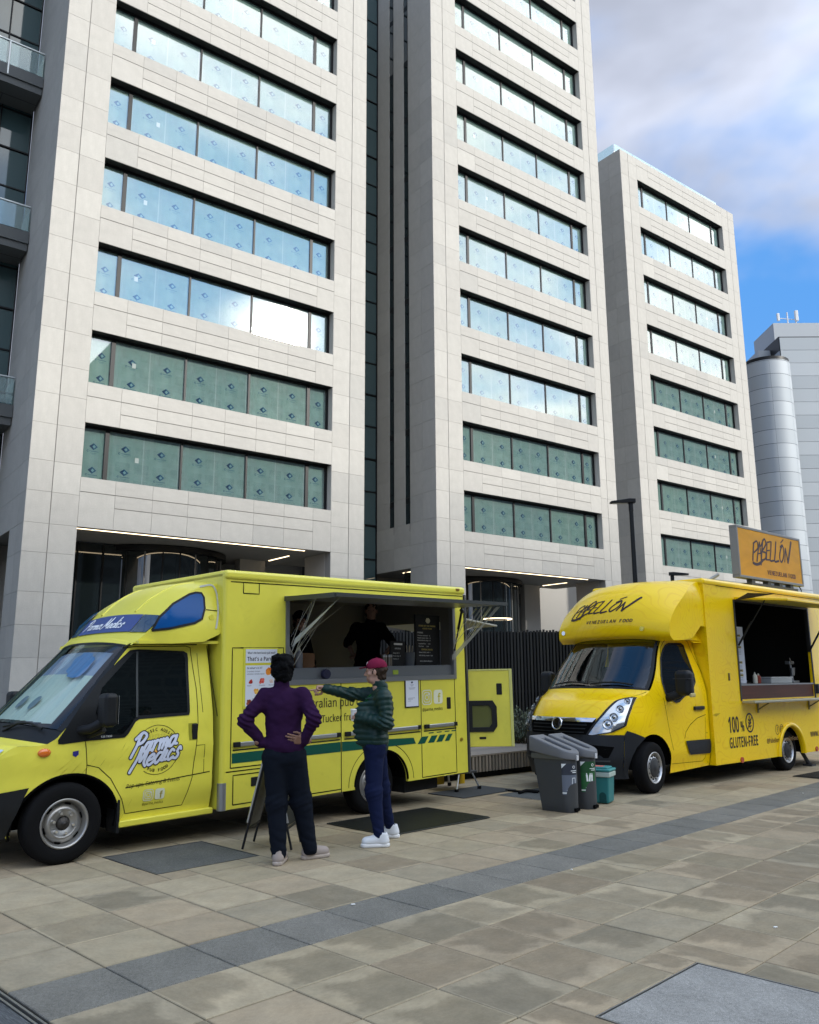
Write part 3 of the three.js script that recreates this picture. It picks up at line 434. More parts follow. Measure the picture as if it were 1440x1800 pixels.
// ---------------------------------------------------------------- the lime food truck
{
  const T = frameAt('food_truck', 'lime yellow food truck with an open serving hatch and a blue-windowed cab roof', 'food truck', YT, 3.23, -7.6, -0.02, 1.2 * Math.PI / 180);
  const dirt = dataTex(256, 256, (u, v) => { const t = 0.96 + 0.05 * tileN(u, v, 3, 2) - 0.10 * Math.max(0, tileN(u, v, 9, 6, 5) - 0.18); return [t, t * 0.995, t * 0.96]; });
  const paint = phys(0.86, 0.79, 0.085, 0.42, { map: dirt, clearcoat: 0.35, clearcoatRoughness: 0.22 }), zc = -1.05;
  const half = (x, y) => 0.975 - 0.15 * smooth(1.05, 2.0, y) - 0.06 * smooth(0.55, 0.25, y) + 0.012 * smooth(0.80, 0.86, y) - 0.012 * smooth(0.97, 1.03, y) - 0.22 * Math.pow(clamp((-0.2 - x) / 0.6), 2);
  const side = (x, y) => V3(x, y, zc + half(x, y)), sideF = (x, y) => V3(x, y, zc - half(x, y)), box = (x, y) => V3(x, y, 0);
  const E = [[-0.60, 0.27], [-0.68, 0.45], [-0.66, 0.66], [-0.60, 0.92], [-0.44, 1.05], [-0.10, 1.10], [0.60, 1.90], [0.72, 1.965], [1.5, 1.99]], B = [[-0.22, 0], [-0.22, 0], [-0.22, 0], [-0.22, 0.02], [-0.24, 0.03], [-0.22, 0.06], [-0.10, 0.05], [-0.04, 0.06], [0, 0.06]];
  const F = sweep(E, B, 2.6, half, zc);
  const cell = (s0, s1, v0, v1, ns, nv, off = 0) => rect(s0, s1, v0, v1, F, off, ns, nv);
  // front: bumper, nose, bonnet, scuttle, roof (the windscreen is left open)
  add('front_bumper', [cell(0, 2, -1, 1, 14, 24, 0.012)], blackPlastic, T);
  const roof = [cell(2, 4.78, -1, 1, 24, 28), cell(6.12, 8, -1, 1, 10, 20)]; 
  add('grille', cell(2.2, 3.1, -0.55, 0.55, 6, 16, 0.008), darkVoid, T); for (const k of [2.35, 2.6, 2.85]) add('grille_bar', cell(k, k + 0.08, -0.53, 0.53, 2, 14, 0.016), chrome, T);
  for (const s of [-1, 1]) { const h = add('headlight', patch([[2.15, 0.62 * s], [3.0, 0.60 * s], [3.75, 0.80 * s], [3.7, 0.97 * s], [2.9, 0.99 * s], [2.2, 0.9 * s]], F, 0.012, { edge: 0.3 }), phys(0.75, 0.77, 0.78, 0.05, { clearcoat: 1, metalness: 0.5 }), T); add('reflector', patch([[2.5, 0.72 * s], [3.1, 0.72 * s], [3.2, 0.86 * s], [2.5, 0.86 * s]], F, 0.018, { edge: 0.3 }), chrome, h); }
  add('scuttle', cell(4.78, 5.12, -1, 1, 4, 24), blackPlastic, T);
  for (const v of [-0.55, 0.28]) { const w = [], a = F(5.02, v), pts = []; for (let k = 0; k <= 6; k++) { const q = F(5.02 + 0.10 * Math.sin(k / 6 * 2.6), v + 0.55 * k / 6); pts.push([q.x - 0.02, q.y + 0.03, q.z]); } add('wiper', [tube(pts, 0.011, 20, 6), bar([a.x - 0.02, a.y - 0.01, a.z], pts[2], 0.013, 6)], blackPlastic, T); }
  const glass = phys(0.86, 0.92, 0.90, 0.01, { transmission: 1, thickness: 0, ior: 1.6 });
  add('windscreen', [cell(5.13, 6.10, -0.93, 0.93, 16, 24, 0.002)], glass, T);
  add('windscreen_frame', [cell(5.12, 6.12, 0.93, 1, 16, 3, 0.004), cell(5.12, 6.12, -1, -0.93, 16, 3, 0.004), cell(6.03, 6.12, -0.93, 0.93, 3, 16, 0.004)], blackPlastic, T);
  // cab flanks
  const arch = []; for (let k = 0; k <= 16; k++) { const a = Math.PI * (-0.06 + 1.12 * k / 16); arch.push([0.035 + 0.475 * Math.cos(a), 0.345 + 0.43 * Math.sin(a)]); }
  const edgeL = []; for (let k = 0; k <= 40; k++) { const q = F(0.0 + 8 * k / 40, 1); edgeL.push([q.x, q.y]); }
  const flank = [...edgeL, [1.5, 0.30], [0.55, 0.30], ...arch, [-0.42, 0.30]];
  add('cab', [...roof, patch(flank, side, 0, { edge: 0.10 }), patch(flank, sideF, 0, { edge: 0.2 })], paint, T);
  add('front_bumper', [patch([[-0.60, 0.27], [-0.675, 0.45], [-0.655, 0.66], [-0.315, 0.70], [-0.36, 0.60], [-0.425, 0.42], [-0.46, 0.29]], side, 0.012, { edge: 0.08 })], blackPlastic, T, 'grey plastic end of the front bumper');
  add('cab_lining', [patch(flank, side, -0.018, { edge: 0.2 }), patch(flank, sideF, 0.018, { edge: 0.25 }), cell(6.14, 8, -0.97, 0.97, 8, 16, -0.02), bx(1.46, 1.49, 0.5, 1.90, -1.82, -0.28)], darkVoid, T);
  const archLip = (cx, cy, rx, ry, a0 = -0.06, a1 = 1.06) => Array.from({ length: 25 }, (_, k) => { const a = Math.PI * (a0 + (a1 - a0) * k / 24); return [cx + rx * Math.cos(a), cy + ry * Math.sin(a)]; });
  add('wheel_arch', [tube(archLip(0.035, 0.345, 0.475, 0.43).map(([x, y]) => [x, y, side(x, y).z - 0.008]), 0.016, 40, 6), new THREE.CylinderGeometry(0.47, 0.47, 0.34, 32, 1, true, Math.PI / 2, Math.PI).rotateX(Math.PI / 2).translate(0.035, 0.345, -0.28)], darkVoid, T);
  const trim = [[-0.09, 1.085], [-0.085, 1.05], [-0.04, 1.046], [0.19, 1.058], [0.54, 1.062], [0.575, 1.09], [0.65, 1.20], [0.69, 1.222], [1.225, 1.232], [1.235, 1.26], [1.262, 1.80], [1.255, 1.85], [1.215, 1.872], [0.72, 1.893], [0.63, 1.885], [0.5, 1.775], [0.308, 1.60], [0.09, 1.335]];
  const trimM = add('window_surround', patch(trim, side, 0.006, { edge: 0.07 }), std(0.009, 0.010, 0.011, 0.45), T);
  add('side_window', patch([[0.36, 1.10], [0.52, 1.095], [0.60, 1.18], [0.66, 1.26], [1.205, 1.262], [1.225, 1.80], [1.20, 1.845], [0.73, 1.865], [0.66, 1.85], [0.33, 1.53], [0.26, 1.30]], side, 0.011, { edge: 0.07 }), phys(0.004, 0.006, 0.006, 0.02, { ior: 1.55 }), T);
  add('window_divider', seam([[0.66, 1.24], [0.70, 1.87]], side, 0.022, 0.016), std(0.05, 0.055, 0.055, 0.4), T);
  each('door_seam', [seam([[0.60, 1.905], [0.66, 1.918], [1.24, 1.925], [1.292, 1.91], [1.33, 1.5], [1.325, 1.13], [1.27, 0.62], [1.185, 0.365], [0.595, 0.362], [0.54, 0.50], [0.42, 0.70], [0.30, 0.81], [0.184, 0.845]], side), seam([[0.184, 0.845], [0.164, 1.055]], side), seam([[0.184, 0.76], [0.184, 0.845]], side), seam([[0.57, 0.60], [1.47, 0.66]], side, 0.01), seam([[1.37, 1.85], [1.385, 1.25]], side, 0.006), seam([[1.30, 0.93], [1.40, 0.93], [1.40, 0.66]], side, 0.006), seam([[1.49, 1.93], [1.55, 1.2]], side, 0.01)], seamMat, T);
  add('rain_gutter', tube([[0.56, 1.905, side(0.6, 1.9).z + 0.01], [0.64, 1.945, side(0.6, 1.94).z + 0.012], [0.8, 1.952, side(0.7, 1.95).z + 0.012], [1.36, 1.945, side(1.3, 1.95).z + 0.012]], 0.012, 20, 6), seamMat, T);
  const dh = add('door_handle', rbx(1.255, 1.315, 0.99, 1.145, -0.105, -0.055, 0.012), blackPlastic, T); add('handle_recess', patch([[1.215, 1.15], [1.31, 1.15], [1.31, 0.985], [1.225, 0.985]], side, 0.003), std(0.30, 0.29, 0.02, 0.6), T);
  add('side_indicator', new THREE.SphereGeometry(1, 20, 12).scale(0.058, 0.038, 0.028).translate(-0.208, 0.985, side(-0.2, 0.985).z + 0.004), orangeLens, T);
  add('badge', patch([[0.045, 0.975], [0.10, 0.98], [0.10, 0.945], [0.075, 0.925], [0.047, 0.94]], side, 0.004), phys(0.03, 0.03, 0.2, 0.2), T);
  add('sill', rbx(0.52, 1.52, 0.245, 0.305, -0.30, -0.075, 0.012), paint, T);
  add('mud_flap', rbx(0.50, 0.53, 0.20, 0.52, -0.30, -0.08, 0.008), blackPlastic, T); add('chassis', [bx(-0.5, 5.1, 0.30, 0.42, -1.7, -0.45), bx(0.5, 1.6, 0.22, 0.32, -1.95, -0.33), bx(-0.45, 1.55, 0.42, 0.62, -1.8, -0.5)], darkVoid, T);
  const mir = add('door_mirror', [new RoundedBoxGeometry(0.13, 0.30, 0.19, 4, 0.045).translate(0.27, 1.335, 0.13)], blackPlastic, T); add('mirror_arm', [tube([[0.10, 1.15, -0.12], [0.17, 1.17, 0.0], [0.24, 1.22, 0.08]], 0.045, 14, 10), bar([0.19, 1.10, -0.09], [0.27, 1.16, 0.07], 0.03, 8)], blackPlastic, mir); add('mirror_glass', rbx(0.337, 0.342, 1.21, 1.46, 0.055, 0.205, 0.002), chrome, mir);
  const mf = add('door_mirror', [new RoundedBoxGeometry(0.13, 0.30, 0.19, 4, 0.045).translate(0.27, 1.335, -2.23)], blackPlastic, T); add('mirror_arm', tube([[0.12, 1.15, -1.98], [0.17, 1.17, -2.1], [0.24, 1.22, -2.18]], 0.045, 14, 10), blackPlastic, mf);
  // inside the cab
  add('dashboard', [rbx(-0.02, 0.42, 0.82, 1.13, -1.9, -0.2, 0.05)], std(0.012, 0.012, 0.013, 0.8), T); for (const z of [-0.6, -1.45]) add('cab_seat', [rbx(1.05, 1.22, 0.7, 1.62, z - 0.26, z + 0.26, 0.07), rbx(0.6, 1.15, 0.6, 0.78, z - 0.26, z + 0.26, 0.05)], std(0.04, 0.045, 0.055, 0.9), T);
  { const a = F(5.22, 0), b = F(6.0, 0), sun1 = [], N = 14; // folded foil sunshade behind the windscreen, mint below and blue above
    const sh = (lo, hi, m, l) => add('sunshade', rect(lo, hi, -0.82, 0.72, (s, v) => { const q = F(s, v); q.x += 0.06 + 0.022 * Math.cos(v * 46); q.y -= 0.035; return q; }, 0, 4, 90), m, T, l);
    sh(5.2, 5.64, std(0.44, 0.53, 0.49, 0.7), 'mint lower half of the folded sunshade'); sh(5.64, 5.92, std(0.22, 0.28, 0.40, 0.7), 'pale upper edge of the folded sunshade');
    add('sunshade_print', patch(Array.from({ length: 28 }, (_, k) => [5.73 + 0.135 * Math.sin(k / 28 * 6.283) - 0.05 * Math.cos(k / 28 * 6.283), 0.36 + 0.26 * Math.cos(k / 28 * 6.283)]), (s, v) => { const q = F(s, v); q.x += 0.035 + 0.012 * Math.cos(v * 46); q.y -= 0.01; return q; }, 0, { edge: 0.03 }), std(0.05, 0.18, 0.42, 0.6), T, 'bright blue oval on the folded sunshade');
    for (const v of [-0.2, 0.16]) add('sunshade_print', patch(Array.from({ length: 20 }, (_, k) => [5.36 + 0.06 * Math.sin(k / 20 * 6.283), v + 0.08 * Math.cos(k / 20 * 6.283)]), (s, w) => { const q = F(s, w); q.x += 0.04; q.y -= 0.015; return q; }, 0, { edge: 0.3 }), std(0.12, 0.19, 0.25, 0.6), T); }
  // cab-roof fairing with its blue windows
  const fz = -1.05, fh = (x, y) => 0.985 - 0.10 * smooth(2.05, 2.6, y) - 0.10 * smooth(1.0, 0.6, x), FE = [[0.62, 1.935], [0.72, 2.02], [0.80, 2.095], [0.92, 2.225], [1.10, 2.39], [1.32, 2.525], [1.56, 2.585]], FB = [[-0.06, 0.0], [-0.07, 0.01], [-0.06, 0.03], [-0.07, 0.05], [-0.06, 0.07], [-0.03, 0.08], [0, 0.07]];
  const FF = sweep(FE, FB, 2.1, fh, fz), fs = (x, y) => V3(x, y, fz + fh(x, y)), fsF = (x, y) => V3(x, y, fz - fh(x, y));
  const fe = []; for (let k = 0; k <= 30; k++) { const q = FF(6 * k / 30, 1); fe.push([q.x, q.y]); }
  const fl = [...fe, [1.56, 2.05], [1.36, 1.965], [1.0, 1.945], [0.62, 1.95]];
  add('roof_fairing', [rect(0, 6, -1, 1, FF, 0, 26, 28), patch(fl, fs, 0), patch(fl, fsF, 0), bx(0.66, 1.555, 1.945, 1.975, -2.0, -0.10)], paint, T);
  const blue = phys(0.006, 0.075, 0.26, 0.14, { specularIntensity: 0.6 });
  const bl = [[0.80, 2.075], [0.97, 2.095], [1.25, 2.155], [1.34, 2.20], [1.385, 2.31], [1.39, 2.43], [1.365, 2.475], [1.30, 2.478], [1.22, 2.455], [1.02, 2.345], [0.87, 2.205]];
  add('blue_window', patch(bl, fs, 0.008, { edge: 0.06 }), blue, T); add('blue_window', patch(bl, fsF, -0.008, { edge: 0.06 }), blue, T); add('window_rubber', [seam([...bl, bl[0]], fs, 0.022, 0.009)], blackPlastic, T);
  add('fairing_sign', rect(1.55, 2.95, -0.70, 0.66, FF, 0.010, 8, 20), phys(0.035, 0.07, 0.25, 0.35), T); add('blue_window', [rect(1.5, 2.95, 0.67, 0.985, FF, 0.009, 8, 8), rect(1.5, 3.5, -0.96, -0.73, FF, 0.009, 8, 8)], phys(0.01, 0.05, 0.13, 0.1, { clearcoat: 1 }), T);
  add('fairing_lettering', onto((() => { const g = new THREE.PlaneGeometry(1, 1, 20, 8), p = g.attributes.position; for (let i = 0; i < p.count; i++) p.setXY(i, 1.62 + (p.getY(i) + 0.5) * 1.25, -0.02 + (p.getX(i)) * 1.3); return g; })(), FF, 0.014), decalMat(512, 128, (g, c) => { g.lineCap = g.lineJoin = 'round'; g.strokeStyle = c('rgb(235,238,242)'); drawScript(g, 'Parma Medics', 24, 88, 38, 0, 10); }), T);
  add('fairing_rib', [tube([0, 1, 2, 3, 4].map((k) => { const q = FF(3.2 + k * 0.65, 0.42 + k * 0.03); return [q.x, q.y - 0.006, q.z]; }), 0.02, 20, 6), tube([0, 1, 2, 3, 4].map((k) => { const q = FF(3.2 + k * 0.65, -0.42 - k * 0.03); return [q.x, q.y - 0.006, q.z]; }), 0.02, 20, 6)], paint, T);
  add('sealant', seam([[1.50, 2.10], [1.545, 2.3], [1.545, 2.50], [1.50, 2.565], [1.35, 2.545]], fs, 0.02, 0.006, true), std(0.55, 0.56, 0.52, 0.9), T); add('fairing_seam', seam([[1.40, 2.30], [1.55, 2.29]], fs, 0.008, 0.004), seamMat, T);
  add('side_marker', new THREE.CylinderGeometry(0.03, 0.03, 0.012, 16).rotateX(Math.PI / 2).translate(1.455, 2.22, fs(1.4, 2.2).z), paint, T);
  // the box: flank with the hatch opening and the rear wheel arch
  const arc2 = archLip(3.79, 0.30, 0.435, 0.375, 0.0, 1.0), x0 = 1.60, x1 = 5.34, wall = (z, cut) => {
    const out = [[x0, 0.27], [x0, 2.66], [x1, 2.66], [x1, 0.27], [4.225, 0.27], ...arc2, [3.355, 0.27]], h = cut === 1 ? [[[2.38, 1.525], [5.13, 1.525], [5.13, 2.44], [2.38, 2.44]]] : [];
    return new THREE.ExtrudeGeometry(shapeOf(out, h), { depth: 0.04, bevelEnabled: false }).translate(0, 0, z);
  };
  const wg = wall(-0.04, 1); { const uv = wg.attributes.uv; }
  add('box_side', wg, paint, T); add('box_side', wall(-2.10, 2), paint, T);
  add('box_front', [rbx(1.56, 1.602, 0.27, 2.70, -2.06, -0.04, 0.012)], paint, T); add('box_roof', [rbx(1.56, 5.38, 2.62, 2.725, -2.14, 0.022, 0.04, 4)], paint, T);
  each('corner_post', [new THREE.CylinderGeometry(0.045, 0.045, 2.4, 20).translate(1.60, 1.47, -0.045), new THREE.CylinderGeometry(0.045, 0.045, 2.4, 20).translate(1.60, 1.47, -2.055)], paint, T);
  add('corner_guard', [new THREE.CylinderGeometry(0.05, 0.05, 0.27, 20).translate(1.60, 0.40, -0.045)], std(0.34, 0.345, 0.35, 0.45, 0.7), T);
  add('box_rear', [bx(5.335, 5.36, 0.27, 2.66, -2.06, -1.76), bx(5.335, 5.36, 0.27, 2.66, -0.42, -0.02), bx(5.335, 5.36, 2.27, 2.66, -1.759, -0.421), bx(5.335, 5.36, 0.27, 0.6, -1.759, -0.421)], paint, T);
  add('rear_trim', [bx(5.342, 5.40, 0.25, 1.55, -0.10, -0.01), bx(5.36, 5.39, 0.27, 2.62, -0.025, 0.012)], std(0.10, 0.10, 0.10, 0.5, 0.4), T);
  add('interior', [bx(1.62, 5.33, 0.74, 0.76, -2.05, -0.05), bx(1.62, 1.64, 0.76, 2.6, -2.05, -0.05), bx(1.62, 5.33, 0.76, 2.6, -2.055, -2.04), bx(5.322, 5.332, 0.76, 2.6, -2.04, -1.76), bx(5.322, 5.332, 0.76, 2.6, -0.42, -0.05), bx(5.322, 5.332, 2.27, 2.6, -1.759, -0.421), bx(1.64, 2.35, 0.76, 2.6, -0.052, -0.042), bx(2.35, 5.32, 0.76, 1.5, -0.052, -0.042), bx(2.35, 5.32, 2.476, 2.6, -0.052, -0.042), bx(1.62, 5.33, 2.59, 2.61, -2.05, -0.05)], std(0.25, 0.235, 0.20, 0.7), T);
  // stainless hatch frame, counter, cooking range
  add('hatch_frame', [bx(2.35, 2.40, 1.49, 2.47, -0.06, 0.012), bx(5.11, 5.16, 1.49, 2.44, -0.06, 0.012), bx(2.40, 5.11, 1.49, 1.545, -0.06, 0.014), bx(2.33, 5.17, 2.44, 2.475, -0.05, 0.03)], steelDull, T);
  add('serving_counter', [bx(2.401, 5.109, 1.546, 1.66, -0.10, -0.03), bx(2.401, 5.109, 1.66, 1.675, -0.62, -0.05)], std(0.24, 0.25, 0.26, 0.35, 0.7), T);
  add('cooking_range', [rbx(1.75, 3.2, 0.76, 1.66, -2.0, -1.35, 0.01), rbx(2.2, 3.1, 1.67, 1.86, -1.95, -1.5, 0.02), bar([2.6, 1.86, -1.5], [2.85, 2.1, -1.4], 0.012, 6)], steelDull, T); add('extractor_hood', new THREE.CylinderGeometry(0.35, 0.7, 0.3, 4).rotateY(Math.PI / 4).translate(2.5, 2.42, -1.6), std(0.22, 0.21, 0.18, 0.5, 0.4), T);
  add('interior_panel', bx(1.645, 1.655, 1.68, 2.58, -2.0, -0.1), std(0.35, 0.33, 0.27, 0.7), T);
  // hatch lid, stays and the clear plastic sheeting wrapped round them
  const lid = add('hatch_lid', [rbx(2.34, 5.16, -0.014, 0.014, 0.0, 0.90, 0.006).rotateX(0.02).translate(0, 2.447, 0.015)], steelDull, T);
  add('lid_rim', [bx(2.33, 5.17, -0.022, 0.02, 0.885, 0.905), bx(2.32, 2.345, -0.03, 0.022, 0.0, 0.88)].map((g) => g.rotateX(0.02).translate(0, 2.447, 0.015)), std(0.08, 0.085, 0.08, 0.4, 0.5), T);
  add('gas_stay', [bar([5.12, 1.86, 0.02], [5.14, 2.40, 0.16], 0.010, 6), bar([5.13, 2.14, 0.09], [5.14, 2.40, 0.16], 0.017, 8)], blackPlastic, T); add('stay_mount', new THREE.OctahedronGeometry(0.055).scale(1, 1, 0.3).translate(5.14, 2.39, 0.16), blackPlastic, T);
  { const film = phys(0.85, 0.86, 0.82, 0.25, { transmission: 0.55, thickness: 0, opacity: 1 }), strips = []; let z = 0;
    const S = (a, b, c, d) => { const g = new THREE.BufferGeometry(); g.setAttribute('position', new THREE.Float32BufferAttribute([...a, ...b, ...c, ...a, ...c, ...d], 3)); g.computeVertexNormals(); return g; };
    for (let k = 0; k < 9; k++) { const x = 2.42 + rnd(0, 0.5) * (k / 9), zt = 0.2 + 0.62 * rnd(), yb = 1.62 + rnd(0, 0.5), w = rnd(0.006, 0.03); strips.push(S([x, 2.42, zt], [x + w, 2.42, zt - 0.03], [2.41 + w * 0.6, yb, 0.02], [2.41, yb, 0.02])); }
    strips.push(S([2.44, 2.41, 0.85], [2.52, 2.41, 0.74], [2.44, 2.0, 0.05], [2.42, 1.9, 0.03]));
    for (let k = 0; k < 6; k++) { const zt = 0.25 + 0.6 * rnd(), yb = 1.65 + rnd(0, 0.45), w = rnd(0.008, 0.03); strips.push(S([5.10, 2.41, zt], [5.10 + w, 2.41, zt - 0.05], [5.08 + w, yb, 0.02], [5.08, yb, 0.03])); }
    strips.push(S([5.12, 2.40, 0.84], [5.13, 2.40, 0.76], [5.05, 1.72, 0.04], [5.04, 1.8, 0.04]));
    strips.forEach((q) => add('plastic_sheeting', q, film, T)); }
  const lidF = add('rear_hatch_lid', [rbx(0, 0.8, -0.012, 0.012, -1.8, -0.08, 0.005).rotateZ(-0.12).translate(5.37, 2.31, 0), bar([5.38, 2.1, -0.15], [5.9, 2.24, -0.15], 0.01, 6)], std(0.40, 0.39, 0.33, 0.5), T);
  // lockers, rails, stripe
  const bseam = (pts) => seam(pts, box, 0.012, 0.002), R = (a, b, c, d) => bseam([[a, c], [b, c], [b, d], [a, d], [a, c]]);
  each('locker_seam', [R(1.665, 2.325, 0.675, 1.90), R(1.70, 2.31, 0.31, 0.60), bseam([[3.15, 1.52], [3.15, 0.26]]), bseam([[4.475, 1.52], [4.475, 0.29], [5.12, 0.29], [5.12, 1.50]]), bseam([[2.36, 0.30], [3.15, 0.30]]), bseam([[1.63, 2.60], [5.33, 2.60]]), bseam([[1.615, 0.64], [2.36, 0.64]]), bseam([[2.36, 1.49], [2.36, 0.27]])], seamMat, T);
  add('roof_vent_outline', R(1.79, 1.993, 2.482, 2.60), seamMat, T);
  const rail = (a, b) => { const r = add('rub_rail', rbx(a + 0.08, b - 0.06, 0.885, 0.93, 0.002, 0.03, 0.008), steelTrim, T); add('rail_end', [rbx(a, a + 0.079, 0.882, 0.933, 0.002, 0.032, 0.006), rbx(b - 0.059, b, 0.882, 0.933, 0.002, 0.032, 0.006)], blackPlastic, r); add('rail_shadow_gap', bx(a, b, 0.845, 0.858, 0.001, 0.006), blackPlastic, r); };
  rail(1.69, 2.29); rail(2.40, 3.13); rail(3.20, 4.455); rail(4.52, 5.13);
  const green = std(0.004, 0.085, 0.055, 0.5), st = (pts) => patch(pts, box, 0.003, { edge: 0.5 });
  add('green_stripe', [st([[1.68, 0.72], [2.32, 0.718], [2.32, 0.823], [1.68, 0.821]]), st([[2.38, 0.717], [3.14, 0.715], [3.14, 0.825], [2.38, 0.823]]), st([[3.16, 0.715], [4.37, 0.71], [4.33, 0.785], [3.16, 0.825]]), ...[[4.40, 4.53], [4.585, 4.70], [4.74, 4.85], [4.90, 4.985], [5.03, 5.1]].slice(0, 4).map(([a, b]) => st([[a, 0.70], [b, 0.70], [b + 0.07, 0.785], [a + 0.07, 0.785]])), ...[4.60, 4.75, 4.9, 5.03].map((a) => st([[a, 0.815], [a + 0.09, 0.815], [a + 0.10, 0.828], [a + 0.01, 0.828]]))], green, T);
  each('slot_handle', [rbx(4.96, 5.035, 1.105, 1.255, -0.01, 0.01, 0.01), rbx(1.92, 2.11, 0.468, 0.56, -0.01, 0.01, 0.008)], blackPlastic, T); add('fastener', new THREE.CylinderGeometry(0.022, 0.022, 0.02, 12).rotateX(Math.PI / 2).translate(5.22, 0.70, 0.008), std(0.5, 0.36, 0.08, 0.3, 0.9), T);
  add('socket', new THREE.CylinderGeometry(0.055, 0.055, 0.06, 20).rotateX(Math.PI / 2).translate(2.93, 1.60, -0.01), std(0.02, 0.02, 0.05, 0.5), T); add('hatch_latch', bx(4.02, 4.11, 1.57, 1.625, -0.03, -0.024), std(0.35, 0.45, 0.05, 0.5), T);
  add('rear_lamp', rbx(5.18, 5.25, 2.67, 2.70, 0.01, 0.035, 0.008), std(0.25, 0.12, 0.02, 0.4), T);
  // printing on the flank
  add('side_lettering', rect(2.42, 4.50, 1.02, 1.36, box, 0.0035, 1, 1), decalMat(1024, 168, (g, c) => { g.fillStyle = c('rgb(24,24,12)'); g.font = '68px sans-serif'; g.save(); g.scale(0.92, 1); g.fillText('Australian pub classics', 50, 66); g.font = '54px sans-serif'; g.fillText('Tucker from down under', 236, 148); g.restore(); }), T);
  const ig = (x0, y0, s, h, txt, tsz) => add('social_marks', rect(x0, x0 + s * 2.55, y0, y0 + h, box, 0.0035, 1, 1), decalMat(306, 190, (g, c) => { icons(g, c, 8, 8, 112, 'rgb(232,232,205)', 1.25); g.fillStyle = c('rgb(190,180,40)'); g.font = 'bold 96px sans-serif'; g.fillText('f', 196, 108); g.fillStyle = c('rgb(70,66,14)'); g.font = '34px sans-serif'; g.fillText('@parma_medics', 6, 172, 290); }), T);
  ig(4.49, 1.07, 0.18, 0.30);
  add('notice_board', rbx(4.185, 4.435, 1.155, 1.515, 0.001, 0.012, 0.003), std(0.02, 0.02, 0.02, 0.6), T); add('notice', rect(4.20, 4.42, 1.17, 1.50, box, 0.0135, 1, 1), new THREE.MeshStandardMaterial({ roughness: 0.6, map: canvasTex(128, 190, (g) => { g.fillStyle = 'rgb(226,230,240)'; g.fillRect(0, 0, 128, 190); g.fillStyle = 'rgb(70,75,95)'; g.fillRect(54, 14, 20, 12); for (const [x, y, w] of [[46, 36, 36], [50, 44, 28], [30, 58, 68], [38, 66, 52], [22, 130, 70], [22, 138, 50], [22, 150, 30]]) g.fillRect(x, y, w, 2); }) }), T);
  // poster of the dish
  add('poster_board', [rbx(1.80, 2.25, 1.265, 1.90, 0.001, 0.010, 0.003)], std(0.68, 0.65, 0.06, 0.5), T);
  add('menu_poster', rect(1.825, 2.232, 1.285, 1.885, box, 0.0125, 1, 1), new THREE.MeshStandardMaterial({ roughness: 0.5, map: canvasTex(420, 620, (g) => {
    g.fillStyle = 'rgb(214,218,226)'; g.fillRect(0, 0, 420, 620); g.fillStyle = 'rgb(24,26,34)'; g.font = 'bold 33px sans-serif'; g.fillText("What's the best Aussie pub meal?", 24, 52, 372); g.font = 'bold 62px sans-serif'; g.fillText("That's a Parma", 20, 128, 380);
    g.fillStyle = 'rgb(205,196,50)'; g.fillRect(0, 150, 420, 26); g.fillStyle = 'rgb(40,42,52)'; g.font = 'bold 28px sans-serif'; g.fillText("So what's in it?", 18, 216); g.font = '22px sans-serif'; g.fillText('Crumbed chicken', 18, 250); g.fillText('schnitzel, tomato sauce', 18, 278);
    const blob = (x, y, r, cs) => { for (let k = 0; k < 26; k++) { g.fillStyle = cs[k % cs.length]; g.beginPath(); g.arc(x + rnd(-1, 1) * r * 0.6, y + rnd(-1, 1) * r * 0.5, r * rnd(0.2, 0.5), 0, 7); g.fill(); } };
    blob(330, 236, 58, ['rgb(214,104,16)', 'rgb(232,140,34)', 'rgb(196,80,20)']); blob(70, 350, 30, ['rgb(150,26,20)', 'rgb(178,44,30)']); blob(215, 350, 36, ['rgb(190,50,36)', 'rgb(220,96,80)']); blob(345, 352, 28, ['rgb(225,206,190)', 'rgb(206,180,166)']);
    g.fillStyle = 'rgb(60,62,72)'; g.font = '18px sans-serif'; for (const [x, t] of [[24, 'Napoli'], [176, 'Prosciutto'], [306, 'Mozzarella']]) g.fillText(t, x, 402);
    blob(140, 462, 34, ['rgb(226,160,64)', 'rgb(240,196,90)']); blob(300, 456, 26, ['rgb(160,150,60)', 'rgb(226,206,110)', 'rgb(80,110,40)']); g.fillStyle = 'rgb(60,62,72)'; g.fillText('Chips', 120, 516); g.fillText('Salad', 346, 470); g.fillText('All for one great feed', 90, 546);
    blob(52, 574, 36, ['rgb(120,44,26)', 'rgb(90,34,20)', 'rgb(160,80,50)']); }) }), T);
  // printing on the cab door
  add('door_roundel', rect(0.53, 1.235, 0.665, 1.185, side, 0.0035, 12, 10), decalMat(704, 520, (g, c) => {
    g.strokeStyle = c('rgb(52,44,10)'); g.lineWidth = 5; g.beginPath(); g.arc(352, 262, 232, 3.45, 5.9); g.stroke(); g.beginPath(); g.arc(352, 262, 232, 0.35, 2.2); g.stroke(); g.beginPath(); g.arc(352, 262, 232, -0.1, 0.08); g.stroke();
    g.fillStyle = c('rgb(70,62,14)'); g.font = 'bold 40px sans-serif'; const ring = (t, r, a0, da, flip) => [...t].forEach((ch, i) => { g.save(); const a = a0 + i * da; g.translate(352 + Math.cos(a) * r, 262 + Math.sin(a) * r); g.rotate(a + (flip ? -Math.PI / 2 : Math.PI / 2)); g.fillText(ch, -12, 12); g.restore(); });
    ring('CLASSIC AUSSIE', 190, -Math.PI / 2 - 0.98, 0.15); ring('PUB FOOD', 196, Math.PI / 2 + 0.48, -0.15, true);
    for (let q = 0; q < 4; q++) for (let k = 0; k < 12; k++) { g.beginPath(); g.arc(262 + k * 16, 120 + q * 12, 2.5, 0, 7); g.fill(); }
